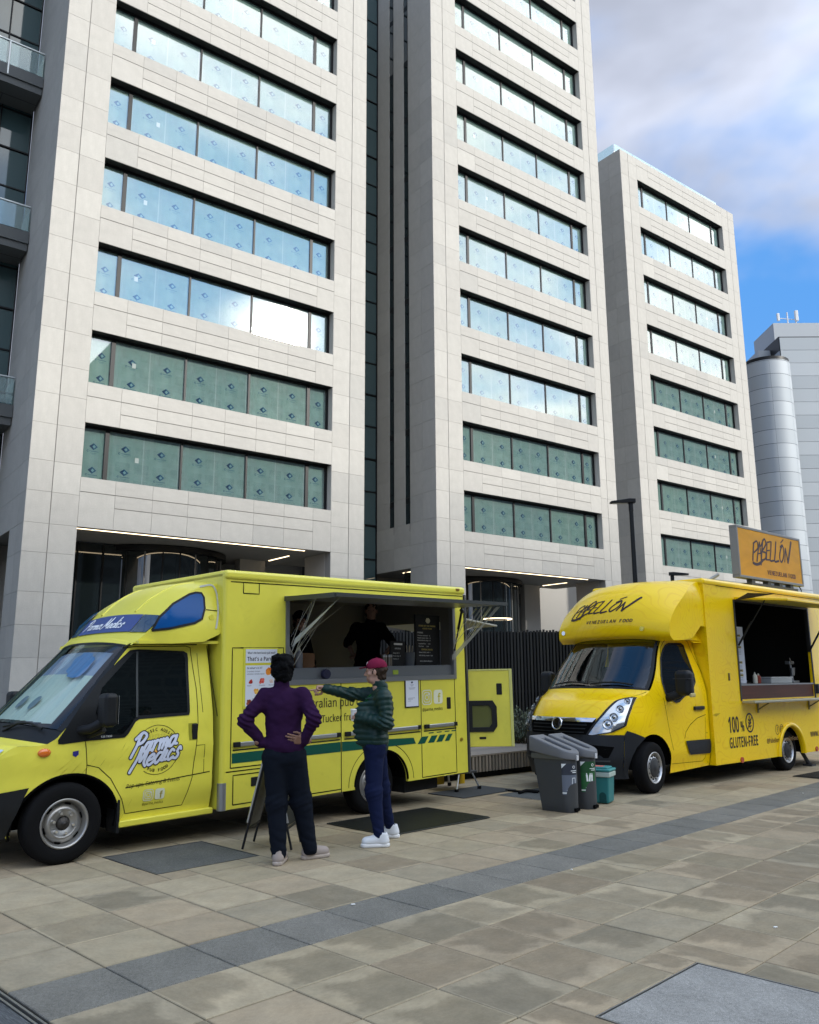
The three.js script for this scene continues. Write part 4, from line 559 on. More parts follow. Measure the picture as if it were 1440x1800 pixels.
    g.fillStyle = c('rgb(240,170,76)'); g.beginPath(); g.moveTo(200, 300); g.lineTo(430, 236); g.lineTo(420, 300); g.lineTo(300, 340); g.lineTo(190, 350); g.fill();
    g.lineCap = g.lineJoin = 'round';
    for (const [ink, l] of [['rgb(26,24,30)', 46], ['rgb(206,212,228)', 27]]) { g.strokeStyle = c(ink); drawScript(g, 'Parma', 74, 300, 94, 0.15, l); drawScript(g, 'Medics', 90, 424, 100, 0.15, l); } }), T);
  add('door_lettering', rect(0.56, 1.16, 0.395, 0.675, side, 0.0035, 10, 5), decalMat(600, 280, (g, c) => { g.fillStyle = c('rgb(44,40,10)'); g.font = 'italic 50px sans-serif'; g.save(); g.rotate(-0.03); g.fillText('Pop-ups, Catering & Events', 10, 82, 560); g.restore(); icons(g, c, 196, 118, 100, 'rgb(214,216,190)', 1.2); g.fillStyle = c('rgb(150,140,40)'); g.font = 'bold 86px sans-serif'; g.fillText('f', 362, 208); g.fillStyle = c('rgb(110,104,22)'); g.font = '32px sans-serif'; g.fillText('@parma_medics', 192, 258, 220); }), T);
  add('engine_lettering', rect(0.30, 0.50, 1.07, 1.10, side, 0.0085, 3, 1), decalMat(256, 40, (g, c) => { g.fillStyle = c('rgb(200,205,205)'); g.font = 'bold 34px sans-serif'; g.fillText('135 T430', 6, 32, 240); }), T);
  // rear door standing open, roof vents, underside
  const door = new THREE.Group(); door.name = 'rear_door'; T.add(door); door.position.set(5.40, 0.585, -0.03); door.rotation.y = -0.86;
  add('door_panel', rbx(0.0, 0.60, 0, 1.01, -0.02, 0.02, 0.008), paint, door); add('door_edge', [rbx(0.575, 0.615, 0, 1.02, -0.03, 0.03, 0.006), rbx(0, 0.575, 1.0, 1.02, -0.028, 0.028, 0.005)], std(0.62, 0.61, 0.2, 0.5), door); add('slot_handle', rbx(0.40, 0.475, 0.68, 0.83, 0.01, 0.03, 0.008), blackPlastic, door); add('latch', rbx(0.15, 0.24, 0.10, 0.13, 0.01, 0.03, 0.004), blackPlastic, door);
  add('door_window', new THREE.ExtrudeGeometry(shapeOf([[0.02, 0.20], [0.34, 0.20], [0.39, 0.27], [0.39, 0.52], [0.34, 0.60], [0.02, 0.60]], [[[0.06, 0.25], [0.29, 0.25], [0.33, 0.30], [0.33, 0.49], [0.29, 0.545], [0.06, 0.545]]]), { depth: 0.02, bevelEnabled: true, bevelSize: 0.006, bevelThickness: 0.006, bevelSegments: 2 }).translate(0, 0, 0.016), blackPlastic, door); add('window_pane', bx(0.05, 0.335, 0.24, 0.55, 0.021, 0.024), phys(0.12, 0.13, 0.04, 0.08, {}), door);
  for (const x of [2.35, 3.05]) add('roof_vent', [new THREE.ConeGeometry(0.26, 0.13, 4).rotateY(Math.PI / 4).translate(x, 2.80, -1.35), bx(x - 0.15, x + 0.15, 2.72, 2.75, -1.5, -1.2)], std(0.5, 0.5, 0.48, 0.6), T);
  add('wheel_arch', [tube(archLip(3.79, 0.30, 0.435, 0.375, 0, 1).map(([x, y]) => [x, y, -0.005]), 0.014, 32, 6), new THREE.CylinderGeometry(0.43, 0.43, 0.5, 32, 1, true, Math.PI / 2, Math.PI).rotateX(Math.PI / 2).translate(3.79, 0.31, -0.3)], darkVoid, T);
  add('skirt_seam', [seam(archLip(3.79, 0.30, 0.53, 0.46, 0, 1), box, 0.008, 0.002)], seamMat, T);
  add('underside', [bx(1.65, 5.3, 0.45, 0.72, -2.0, -0.48), bx(1.65, 3.3, 0.29, 0.449, -2.0, -0.06), bx(4.3, 5.3, 0.31, 0.449, -2.0, -0.06), bx(4.35, 4.95, 0.10, 0.42, -0.55, -0.2)], std(0.02, 0.021, 0.022, 0.7), T);
  wheel(T, 0.0, 0.362, -0.035, 0.345, 'steel', -0.03); wheel(T, 3.74, 0.285, -0.10, 0.345, 'steel'); wheel(T, 0.0, 0.362, -1.86, 0.345, 'far'); wheel(T, 3.74, 0.285, -1.78, 0.345, 'far');
}

// ---------------------------------------------------------------- the amber food truck
{
  const T = frameAt('food_truck', 'amber yellow food truck with a roof sign and an overcab body above its windscreen', 'food truck', YV, 10.47, -6.7, 0, 0), zc = -1.05;
  // faint swirling line print all over the paint
  const swirl = dataTex(1024, 1024, (u, v) => {
    const n = 3.2 * tileN(u, v, 4.5, 3, 2) + 0.6 * tileN(u, v, 9, 8, 2), f = Math.abs(((n * 4) % 1 + 1) % 1 - 0.5) * 2, m = smooth(0.24, 0.10, f) * smooth(-0.35, 0.15, tileN(u, v, 3, 11, 2) + 0.05), d = 1 - 0.06 * m + 0.03 * tileN(u, v, 5, 6);
    return [0.985 * (1 - 0.03 * m) , 0.97 * d, 0.9 * (1 - 0.2 * m)];
  });
  swirl.repeat.set(0.42, 0.42);
  const paint = phys(0.96, 0.665, 0.003, 0.30, { map: swirl, clearcoat: 0.45, clearcoatRoughness: 0.12, specularIntensity: 0.4 });
  const half = (x, y) => 0.99 - 0.20 * smooth(1.25, 2.2, y) - 0.05 * smooth(0.55, 0.25, y) - 0.10 * smooth(0.9, 1.4, y) * smooth(0.35, -0.25, x) - 0.13 * Math.pow(clamp((0.1 - x) / 0.65), 2);
  const side = (x, y) => V3(x, y, zc + half(x, y)), sideF = (x, y) => V3(x, y, zc - half(x, y)), box = (x, y) => V3(x, y, 0);
  const E = [[-0.50, 0.22], [-0.56, 0.45], [-0.53, 0.80], [-0.44, 1.02], [-0.22, 1.27], [0.06, 1.40], [0.60, 2.10], [0.74, 2.17], [1.5, 2.19]], B = [[-0.38, 0], [-0.40, 0], [-0.40, 0], [-0.40, 0.0], [-0.40, -0.03], [-0.22, 0.03], [-0.12, 0.05], [-0.08, 0.04], [0, 0.03]];
  const F = sweep(E, B, 3.1, half, zc), cell = (s0, s1, v0, v1, ns, nv, off = 0) => rect(s0, s1, v0, v1, F, off, ns, nv);
  const arch = []; for (let k = 0; k <= 20; k++) { const a = Math.PI * (-0.04 + 1.08 * k / 20); arch.push([-0.02 + 0.455 * Math.cos(a), 0.34 + 0.455 * Math.sin(a)]); }
  const edgeL = []; for (let k = 0; k <= 44; k++) { const q = F(8 * k / 44, 1); edgeL.push([q.x, q.y]); }
  const flank = [...edgeL, [1.5, 0.27], [0.42, 0.235], ...arch, [-0.46, 0.22]];
  add('cab', [cell(1.9, 4.98, -1, 1, 30, 34), cell(6.06, 8, -1, 1, 10, 20), patch(flank, side, 0, { edge: 0.09 }), patch(flank, sideF, 0, { edge: 0.2 })], paint, T);
  add('cab_lining', [patch(flank, side, -0.018, { edge: 0.2 }), patch(flank, sideF, 0.018, { edge: 0.25 }), cell(6.08, 8, -0.97, 0.97, 8, 16, -0.02), bx(1.46, 1.49, 0.5, 2.08, -1.80, -0.30)], darkVoid, T);
  const bump = std(0.016, 0.018, 0.022, 0.5);
  add('front_bumper', [cell(0, 2.02, -1, 1, 14, 30, 0.014), patch([[-0.50, 0.22], [-0.555, 0.45], [-0.53, 0.80], [-0.50, 0.86], [-0.37, 0.82], [-0.19, 0.755], [-0.27, 0.70], [-0.36, 0.63], [-0.43, 0.53], [-0.468, 0.42], [-0.478, 0.30], [-0.46, 0.22], [-0.52, 0.22], [-0.58, 0.45], [-0.545, 0.80]].filter((q, i) => i > 2), side, 0.014, { edge: 0.07 })], bump, T);
  add('fog_recess', patch([[1.15, 0.62], [1.2, 0.84], [1.55, 0.90], [1.62, 0.60]], F, 0.02, { edge: 0.3 }), darkVoid, T); add('bumper_bar', patch([[1.02, 0.55], [1.02, 0.86], [1.10, 0.86], [1.10, 0.55]], F, 0.024, { edge: 0.3 }), std(0.06, 0.065, 0.07, 0.4), T); add('bumper_bar', patch([[1.02, -0.55], [1.02, -0.86], [1.10, -0.86], [1.10, -0.55]], F, 0.024, { edge: 0.3 }), std(0.06, 0.065, 0.07, 0.4), T);
  add('lower_intake', patch([[0.5, -0.5], [0.5, 0.5], [1.0, 0.56], [1.0, -0.56]], F, 0.018, { edge: 0.3 }), darkVoid, T);
  add('grille', patch([[1.55, -0.46], [1.55, 0.46], [2.2, 0.60], [2.98, 0.64], [2.98, -0.64], [2.2, -0.60]], F, 0.010, { edge: 0.15 }), darkVoid, T);
  for (const k of [1.72, 1.92, 2.12, 2.32, 2.52]) add('grille_bar', cell(k, k + 0.06, -0.48 - 0.06 * (k - 1.6), 0.48 + 0.06 * (k - 1.6), 2, 20, 0.024), blackPlastic, T);
  add('grille_chrome', patch([[2.72, -0.60], [2.72, 0.60], [2.98, 0.64], [2.98, -0.64]], F, 0.026, { edge: 0.12 }), chrome, T);
  { const c = F(2.66, 0), b = new THREE.Group(); b.name = 'badge'; T.add(b); b.position.set(c.x - 0.035, c.y - 0.01, c.z); b.rotation.set(0, -Math.PI / 2, 0); b.rotateX(-0.22);
    add('badge_ring', new THREE.TorusGeometry(0.082, 0.012, 10, 40), chrome, b); add('badge_disc', new THREE.CylinderGeometry(0.076, 0.076, 0.008, 36).rotateX(Math.PI / 2), std(0.12, 0.12, 0.13, 0.25, 0.9), b);
    const gr = [[-0.05, 0.02], [-0.025, 0.055], [0.015, 0.06], [0.05, 0.04], [0.04, 0.0], [0.055, -0.03], [0.02, -0.05], [0.01, -0.015], [-0.01, -0.06], [-0.03, -0.045], [-0.01, 0.0], [-0.03, 0.01]]; add('badge_emblem', new THREE.ExtrudeGeometry(shapeOf(gr, [], true), { depth: 0.006, bevelEnabled: false, curveSegments: 4 }).translate(0, 0, 0.004), chrome, b); }
  for (const s of [-1, 1]) { // tall swept headlights with four round reflectors each
    const o = [[2.02, 0.56], [2.0, 0.64], [2.2, 0.86], [2.55, 0.985], [3.1, 0.985], [3.75, 0.985], [4.22, 0.97], [4.3, 0.90], [4.0, 0.80], [3.4, 0.72], [2.8, 0.655], [2.35, 0.60]].map(([a, b]) => [a, b * s]);
    const h = add('headlight', patch(o, F, 0.012, { edge: 0.12 }), phys(0.40, 0.42, 0.44, 0.12, { metalness: 0.75, clearcoat: 1, clearcoatRoughness: 0.02 }), T);
    add('lamp_rim', seam([...o, o[0]], F, 0.035, 0.016), blackPlastic, h);
    for (const [a, b, r] of [[2.62, 0.80, 0.075], [3.08, 0.845, 0.062], [3.5, 0.88, 0.055], [3.9, 0.92, 0.045]]) { const c = F(a, b * s), n = V3(-0.75, 0.35, 0.5 * s).normalize(); const l = latheZ([[r, 0.004], [r * 0.9, 0.012], [r * 0.75, 0.0], [r * 0.4, -0.008], [r * 0.3, 0.012], [0, 0.016]], 20).applyQuaternion(new THREE.Quaternion().setFromUnitVectors(V3(0, 0, 1), n)).translate(c.x - 0.018, c.y + 0.008, c.z + 0.012 * s); add('reflector', l, std(0.34, 0.35, 0.36, 0.12, 1), h); }
  }
  add('windscreen', [cell(5.06, 6.02, -0.925, 0.925, 16, 24, 0.002)], phys(0.70, 0.78, 0.80, 0.01, { transmission: 1, thickness: 0, ior: 1.75 }), T);
  add('windscreen_frame', [cell(4.98, 5.06, -0.97, 0.97, 3, 24, 0.004), cell(6.0, 6.07, -0.97, 0.97, 3, 20, 0.006), cell(5.06, 6.02, 0.925, 0.972, 16, 3, 0.005), cell(5.06, 6.02, -0.972, -0.925, 16, 3, 0.005)], blackPlastic, T);
  for (const v of [-0.72, 0.05]) { const pts = []; for (let k = 0; k <= 6; k++) { const q = F(5.08 + 0.05 * Math.sin(k / 6 * 3), v + 0.72 * k / 6); pts.push([q.x - 0.025, q.y + 0.025, q.z]); } add('wiper', [tube(pts, 0.012, 20, 6)], blackPlastic, T); }
  add('bonnet_seam', [seam([[4.9, 0.97], [4.35, 0.86], [3.9, 0.765], [3.2, 0.68], [3.03, 0.66], [3.03, 0], [3.03, -0.66], [3.9, -0.765], [4.35, -0.86], [4.9, -0.97]], F, 0.010, 0.002)], seamMat, T);
  each('bonnet_crease', [seam([[3.35, 0.40], [3.9, 0.52], [4.6, 0.66], [4.95, 0.70]], F, 0.02, 0.004), seam([[3.35, -0.40], [3.9, -0.52], [4.6, -0.66], [4.95, -0.70]], F, 0.02, 0.004)], paint, T);
  add('dashboard', rbx(0.0, 0.55, 0.95, 1.36, -1.95, -0.18, 0.06), std(0.014, 0.014, 0.015, 0.8), T); for (const z of [-0.58, -1.5]) add('cab_seat', [rbx(1.1, 1.28, 0.8, 1.75, z - 0.27, z + 0.27, 0.07), rbx(0.62, 1.2, 0.7, 0.9, z - 0.27, z + 0.27, 0.05)], std(0.006, 0.006, 0.007, 0.9), T); add('steering_wheel', new THREE.TorusGeometry(0.19, 0.015, 8, 28).rotateY(Math.PI / 2).rotateZ(0.5).translate(0.62, 1.36, -1.5), blackPlastic, T);
  const paper = (z, w, r, g, b, x = 0.13) => add('dash_paper', rbx(x, x + 0.12, 1.362, 1.372, z - w / 2, z + w / 2, 0.003).rotateZ(0), std(r, g, b, 0.7), T); paper(-1.2, 0.26, 0.55, 0.62, 0.12); paper(-0.82, 0.22, 0.25, 0.5, 0.66); paper(-1.55, 0.12, 0.7, 0.72, 0.72); add('dash_paper', rbx(0.2, 0.28, 1.37, 1.43, -1.02, -0.9, 0.01), std(0.7, 0.7, 0.68, 0.7), T);
  // flank of the cab
  const win = [[0.335, 1.50], [0.36, 1.60], [0.50, 1.86], [0.62, 1.975], [0.72, 2.045], [0.82, 2.075], [1.18, 2.082], [1.225, 2.055], [1.25, 1.90], [1.265, 1.62], [1.235, 1.51], [1.13, 1.42], [0.99, 1.35], [0.84, 1.305], [0.70, 1.235], [0.60, 1.225], [0.42, 1.30], [0.355, 1.36]];
  add('side_window', patch(win, side, 0.006, { edge: 0.07 }), phys(0.004, 0.005, 0.006, 0.03, { ior: 1.5 }), T); add('window_rubber', seam([...win, win[0]], side, 0.03, 0.009), blackPlastic, T);
  each('door_seam', [seam([[0.30, 1.29], [0.345, 1.08], [0.40, 0.80], [0.47, 0.55]], side, 0.008), seam([[0.40, 1.66], [0.60, 2.03], [0.70, 2.11], [0.82, 2.15], [1.28, 2.155], [1.38, 2.12], [1.46, 1.86], [1.53, 1.6], [1.58, 1.2], [1.575, 0.9], [1.50, 0.27]], side, 0.010, 0.003), seam([[0.79, 0.70], [0.83, 0.79], [0.96, 0.885], [1.17, 0.975], [1.42, 1.02]], side, 0.010), seam([[0.46, 0.36], [1.30, 0.345], [1.37, 0.40], [1.37, 0.75], [1.44, 0.75]], side, 0.007), seam([[1.40, 0.98], [1.385, 0.755]], side, 0.006)], std(0.16, 0.10, 0.004, 0.8), T);
  add('rub_strip', patch([[0.79, 0.665], [1.47, 0.66], [1.49, 0.62], [1.485, 0.47], [1.46, 0.455], [0.91, 0.465], [0.865, 0.50]], side, 0.016, { edge: 0.1 }), bump, T);
  add('door_handle', [rbx(1.08, 1.36, 1.095, 1.15, side(1.2, 1.1).z - 0.002, side(1.2, 1.1).z + 0.035, 0.012)], blackPlastic, T); add('door_lock', new THREE.CylinderGeometry(0.035, 0.035, 0.012, 16).rotateX(Math.PI / 2).translate(1.18, 1.165, side(1.2, 1.16).z + 0.002), paint, T);
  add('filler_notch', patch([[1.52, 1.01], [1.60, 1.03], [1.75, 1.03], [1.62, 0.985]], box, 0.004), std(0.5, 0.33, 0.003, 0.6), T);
  const mir = add('door_mirror', new RoundedBoxGeometry(0.17, 0.36, 0.25, 5, 0.07).translate(0.44, 1.50, 0.20), blackPlastic, T); add('mirror_arm', [tube([[0.42, 1.28, -0.12], [0.40, 1.30, 0.0], [0.44, 1.36, 0.14]], 0.06, 14, 10)], blackPlastic, mir); add('mirror_glass', rbx(0.526, 0.53, 1.36, 1.64, 0.10, 0.30, 0.002), chrome, mir); add('mirror_indicator', rbx(0.40, 0.52, 1.30, 1.36, 0.285, 0.325, 0.015), phys(0.5, 0.42, 0.2, 0.15), mir); add('mirror_seam', bx(0.354, 0.522, 1.555, 1.562, 0.078, 0.327), std(0.05, 0.05, 0.052, 0.5), mir);
  const mf = add('door_mirror', new RoundedBoxGeometry(0.17, 0.36, 0.25, 5, 0.07).translate(0.44, 1.50, -2.30), blackPlastic, T); add('mirror_arm', tube([[0.42, 1.28, -1.98], [0.40, 1.30, -2.1], [0.44, 1.36, -2.24]], 0.06, 14, 10), blackPlastic, mf);
  // overcab body and box
  const lh = (x, y) => 1.05 - 0.07 * smooth(2.75, 3.15, y) - 0.02, LE = [[0.60, 2.115], [0.51, 2.20], [0.53, 2.37], [0.69, 2.58], [0.92, 2.76], [1.18, 2.94], [1.48, 3.05], [1.95, 3.08]], LB = [[0.0, 0.0], [-0.14, 0.01], [-0.19, 0.02], [-0.28, 0.06], [-0.34, 0.10], [-0.30, 0.10], [-0.2, 0.06], [0, 0.04]];
  const L = sweep(LE, LB, 2.2, lh, zc), ls = (x, y) => V3(x, y, zc + lh(x, y)), lsF = (x, y) => V3(x, y, zc - lh(x, y)), le = []; for (let k = 0; k <= 34; k++) { const q = L(7 * k / 34, 1); le.push([q.x, q.y]); }
  const ll = [...le, [1.95, 2.18], [1.72, 2.20], [1.60, 2.27], [1.50, 2.35], [1.40, 2.355], [1.28, 2.27], [1.15, 2.17], [0.9, 2.13]];
  add('overcab', [toCreasedNormals(join([rect(0, 7, -1, 1, L, 0, 36, 40), patch(ll, ls, 0), patch(ll, lsF, 0)]), 1.45), bx(0.7, 1.5, 2.135, 2.15, -2.0, -0.1)], paint, T);
  add('overcab_scoop', [patch([[1.15, 2.17], [1.28, 2.27], [1.40, 2.355], [1.50, 2.35], [1.60, 2.27], [1.72, 2.20], [1.6, 2.1], [1.3, 2.1]], (x, y) => V3(x, y, -0.10 - 0.12 * clamp((y - 2.08) / 0.25)), 0)], paint, T);
  for (const v of [-0.86, 0.62]) { const q = L(1.55, v); add('marker_lamp', [new THREE.CylinderGeometry(0.035, 0.038, 0.03, 18).rotateZ(Math.PI / 2).translate(q.x - 0.008, q.y, q.z)], chrome, T); }
  add('overcab_lettering', onto((() => { const g = new THREE.PlaneGeometry(1, 1, 24, 12), p = g.attributes.position; for (let i = 0; i < p.count; i++) p.setXY(i, 1.95 + (p.getY(i) + 0.5) * 1.9, -0.74 + (p.getX(i) + 0.5) * 1.36); return g; })(), L, 0.004), decalMat(768, 300, (g, c) => { drawBrand(g, 36, 10, 640, 226, -0.25, c('rgb(44,20,14)')); g.fillStyle = c('rgb(70,40,20)'); g.font = 'italic bold 44px sans-serif'; 'VENEZUELAN FOOD'.split('').forEach((ch, i) => g.fillText(ch, 218 + i * 31, 274)); }), T);
  add('chassis', [bx(-0.4, 5.8, 0.30, 0.44, -1.75, -0.4), bx(-0.55, 1.4, 0.44, 0.7, -1.85, -0.4)], darkVoid, T);
  const R2 = 0.43, rc = [4.05, 0.335], ra = Array.from({ length: 21 }, (_, k) => { const a = Math.PI * k / 20; return [rc[0] + R2 * Math.cos(a), 0.27 + 0.46 * Math.sin(a)]; });
  const wall = (h) => [[1.52, 0.27], [1.52, 3.06], [6.2, 3.06], [6.2, 0.27], ...ra.map(([x, y]) => [x, y])];
  const bs = new THREE.ExtrudeGeometry(shapeOf(wall(), [[[2.44, 1.225], [5.12, 1.225], [5.16, 2.80], [2.47, 2.80]]]), { depth: 0.04, bevelEnabled: false }).translate(0, 0, -0.04); add('box_side', bs, paint, T);
  add('box_side', bx(1.52, 6.2, 0.27, 3.06, -2.10, -2.06), paint, T); add('box_rear', bx(6.16, 6.2, 0.27, 3.06, -2.059, -0.041), paint, T); add('box_front', [bx(1.52, 1.55, 0.27, 3.06, -2.059, -0.041)], paint, T);
  add('box_roof', [rbx(1.50, 6.24, 3.0, 3.115, -2.12, 0.016, 0.05, 4)], paint, T); add('roof_seam', seam([[1.88, 3.012], [6.1, 2.995]], box, 0.012, 0.0175), seamMat, T);
  add('interior', [bx(1.56, 6.15, 0.72, 0.74, -2.05, -0.05), bx(1.56, 1.58, 0.74, 2.98, -2.05, -0.05), bx(6.13, 6.15, 0.74, 2.98, -2.05, -0.05), bx(1.56, 6.15, 0.74, 2.98, -2.055, -2.04), bx(1.56, 6.15, 2.97, 2.99, -2.05, -0.05), bx(1.58, 2.43, 0.74, 2.97, -0.052, -0.042), bx(5.17, 6.13, 0.74, 2.97, -0.052, -0.042), bx(2.43, 5.17, 2.81, 2.97, -0.052, -0.042)], std(0.035, 0.034, 0.03, 0.8), T);
  add('back_counter', rbx(2.2, 5.8, 0.75, 1.5, -2.03, -1.5, 0.01), steelDull, T);
  add('hatch_frame', [bx(2.42, 2.455, 1.20, 2.82, -0.05, 0.014), bx(5.14, 5.18, 1.20, 2.82, -0.05, 0.014), bx(2.455, 5.14, 2.79, 2.825, -0.05, 0.012)], std(0.05, 0.05, 0.05, 0.5, 0.4), T);
  const wood = dataTex(256, 128, (u, v) => { const t = 0.55 + 0.25 * tileN(u, v, 3, 5) + 0.2 * fbm(u * 6, v * 50, 3, 3); return [0.38 * t + 0.10, 0.19 * t + 0.05, 0.10 * t + 0.03]; });
  add('counter_front', bx(2.456, 5.10, 1.225, 1.44, -0.03, 0.006), std(0.9, 0.9, 0.9, 0.5, 0, { map: wood }), T); add('serving_counter', bx(2.456, 5.138, 1.44, 1.462, -0.65, 0.01), steelDull, T);
  add('shelf', [rbx(2.43, 5.24, 1.165, 1.20, 0.015, 0.23, 0.008)], std(0.42, 0.40, 0.30, 0.4, 0.5), T); each('shelf_bracket', [2.95, 4.85].map((x) => join([bar([x, 1.16, 0.2], [x, 1.05, 0.012], 0.012, 6), bx(x - 0.02, x + 0.02, 1.0, 1.165, 0.002, 0.02)])), std(0.25, 0.2, 0.05, 0.5), T); add('hatch_latch', rbx(5.19, 5.30, 1.27, 1.44, 0.002, 0.06, 0.01), std(0.04, 0.04, 0.05, 0.5), T);
  add('hatch_lid', rbx(2.43, 5.30, -0.016, 0.016, 0, 0.88, 0.006).rotateX(0.10).translate(0, 2.845, 0.02), paint, T); add('lid_liner', bx(2.50, 5.12, -0.026, -0.017, 0.05, 0.84).rotateX(0.10).translate(0, 2.845, 0.02), std(0.42, 0.36, 0.06, 0.5), T);
  add('lid_gusset', [new THREE.ExtrudeGeometry(shapeOf([[0, 0], [0.7, 0.06], [0.25, 0.11]]), { depth: 0.01, bevelEnabled: false }).rotateY(-Math.PI / 2).translate(2.43, 2.80, 0.02)], std(0.06, 0.045, 0.02, 0.8), T);
  each('gas_stay', [[2.50, 0.25, 2.08], [5.10, 0.25, 2.02]].map(([x, z, y]) => join([bar([x, y, 0.0], [x, 2.78, 0.5], 0.010, 6), bar([x, y, 0.0], [x, (y + 2.82) / 2, 0.25], 0.018, 8)])), blackPlastic, T);
  add('menu_board', rect(2.50, 2.98, 1.47, 2.40, (x, y) => V3(x, y, -0.16), 0, 1, 1), new THREE.MeshStandardMaterial({ roughness: 0.5, map: canvasTex(160, 320, (g) => { g.fillStyle = 'rgb(200,204,212)'; g.fillRect(0, 0, 160, 320); for (const y of [44, 110, 196, 242, 268]) { g.fillStyle = 'rgb(150,130,40)'; g.fillRect(12, y, 118, 13); g.fillStyle = 'rgb(40,36,20)'; g.fillRect(20, y + 3, 100, 5); g.fillStyle = 'rgb(130,134,146)'; for (let k = 0; k < 4; k++) { g.fillRect(14, y + 20 + k * 8, 52, 3); g.fillRect(80, y + 20 + k * 8, 46, 3); } } }) }), T);
  add('pole', bar([3.02, 1.46, -0.3], [3.02, 2.8, -0.3], 0.012, 6), steelDull, T);
  // printing on the flank
  add('flank_lettering', rect(1.94, 2.97, 0.46, 1.03, box, 0.0035, 1, 1), decalMat(512, 284, (g, c) => { const k = c('rgb(40,24,12)'); g.fillStyle = k; g.save(); g.scale(0.62, 1); g.font = 'bold 166px sans-serif'; g.fillText('100', 14, 152); g.font = 'bold 110px sans-serif'; g.fillText('%', 322, 150); g.restore(); g.strokeStyle = k; g.lineWidth = 14; g.beginPath(); g.ellipse(352, 88, 60, 70, 0, 0, 7); g.stroke(); g.lineCap = 'round'; g.lineWidth = 7; g.beginPath(); g.moveTo(352, 140); g.lineTo(352, 44); g.stroke(); for (let q = 0; q < 3; q++) for (const s of [-1, 1]) { g.beginPath(); g.ellipse(352 + s * 15, 66 + q * 24, 13, 7, s * -0.7, 0, 7); g.fill(); } g.beginPath(); g.ellipse(352, 44, 7, 13, 0, 0, 7); g.fill(); g.lineWidth = 10; g.beginPath(); g.moveTo(308, 140); g.lineTo(398, 38); g.stroke(); g.save(); g.scale(0.70, 1); g.font = 'bold 112px sans-serif'; g.fillText('GLUTEN-FREE', 10, 268, 660); g.restore(); }), T);
  add('social_marks', rect(3.16, 4.32, 0.47, 0.80, box, 0.0035, 1, 1), decalMat(580, 165, (g, c) => { const k = c('rgb(120,84,8)'); g.strokeStyle = k; g.fillStyle = k; g.lineWidth = 6; for (const x of [206, 288]) { g.beginPath(); g.ellipse(x, 48, 32, 38, 0, 0, 7); g.stroke(); } g.font = 'bold 52px sans-serif'; g.fillText('f', 196, 68); g.beginPath(); g.arc(288, 48, 12, 0, 7); g.stroke(); g.strokeRect(266, 26, 44, 44); g.font = 'bold 50px sans-serif'; g.fillText('@PabellonVenezuelanFood', 6, 148, 566); }), T);
  add('web_lettering', rect(4.80, 6.1, 0.50, 0.64, box, 0.0035, 1, 1), decalMat(640, 72, (g, c) => { g.fillStyle = c('rgb(60,36,10)'); g.font = 'bold 62px sans-serif'; g.fillText('WWW.PABELLON.CO.UK', 4, 58, 630); }), T);
  add('slot_handle', rbx(2.08, 2.13, 1.52, 1.64, -0.01, 0.012, 0.015), std(0.12, 0.07, 0.005, 0.5), T); each('side_reflector', [[2.30, 0.30], [5.0, 0.31]].map(([x, y]) => new THREE.CylinderGeometry(0.045, 0.045, 0.02, 18).rotateX(Math.PI / 2).translate(x, y, 0.008)), phys(0.45, 0.05, 0.01, 0.2, { clearcoat: 1 }), T);
  // rear wheel surround
  add('wheel_surround', [tube(Array.from({ length: 25 }, (_, k) => { const a = Math.PI * k / 24; return [rc[0] + 0.475 * Math.cos(a), 0.27 + 0.50 * Math.sin(a), 0.004]; }), 0.038, 36, 8)], paint, T);
  add('wheel_arch', [new THREE.CylinderGeometry(0.445, 0.445, 0.5, 32, 1, true, Math.PI / 2, Math.PI).rotateX(Math.PI / 2).translate(rc[0], 0.285, -0.28), new THREE.CylinderGeometry(0.455, 0.455, 0.42, 32, 1, true, Math.PI / 2, Math.PI).rotateX(Math.PI / 2).translate(-0.02, 0.34, -0.34)], darkVoid, T);
  wheel(T, -0.03, 0.345, -0.045, 0.345, 'cap', 0.10); wheel(T, 4.08, 0.335, -0.07, 0.335, 'cap'); wheel(T, -0.03, 0.345, -1.84, 0.345, 'far'); wheel(T, 4.08, 0.335, -1.85, 0.335, 'far');
  add('levelling_leg', [bar([4.85, 0.45, -0.3], [5.10, 0.03, -0.2], 0.035, 8), bx(5.02, 5.2, 0.0, 0.03, -0.28, -0.12)], std(0.05, 0.05, 0.05, 0.6), T);
  // roof sign
  const s = new THREE.Group(); s.name = 'roof_sign'; T.add(s);
  const amber = dataTex(256, 128, (u, v) => { const t = 0.92 + 0.10 * tileN(u, v, 5, 4, 4); return [0.90 * t, 0.66 * t, 0.05 * t]; });
  add('sign_panel', new THREE.PlaneGeometry(2.40, 0.84).translate(4.44, 3.735, -0.232), std(0.95, 0.88, 0.8, 0.5, 0, { map: amber }), s);
  add('sign_frame', [rbx(3.19, 5.69, 4.155, 4.20, -0.36, -0.225, 0.006), rbx(3.19, 5.69, 3.27, 3.315, -0.36, -0.225, 0.006), rbx(3.19, 3.24, 3.316, 4.154, -0.36, -0.225, 0.006), rbx(5.64, 5.69, 3.316, 4.154, -0.36, -0.225, 0.006), bx(3.2, 5.68, 3.28, 4.19, -0.365, -0.25)], std(0.24, 0.235, 0.22, 0.45, 0.6), s);
  add('sign_lettering', new THREE.PlaneGeometry(1.92, 0.80).translate(4.50, 3.74, -0.229), decalMat(640, 300, (g, c) => { drawBrand(g, 52, 6, 540, 236, 0.05, c('rgb(44,8,14)')); g.fillStyle = c('rgb(90,40,10)'); g.font = 'bold 42px sans-serif'; 'VENEZUELAN FOOD'.split('').forEach((ch, i) => g.fillText(ch, 232 + i * 25, 280)); }), s);
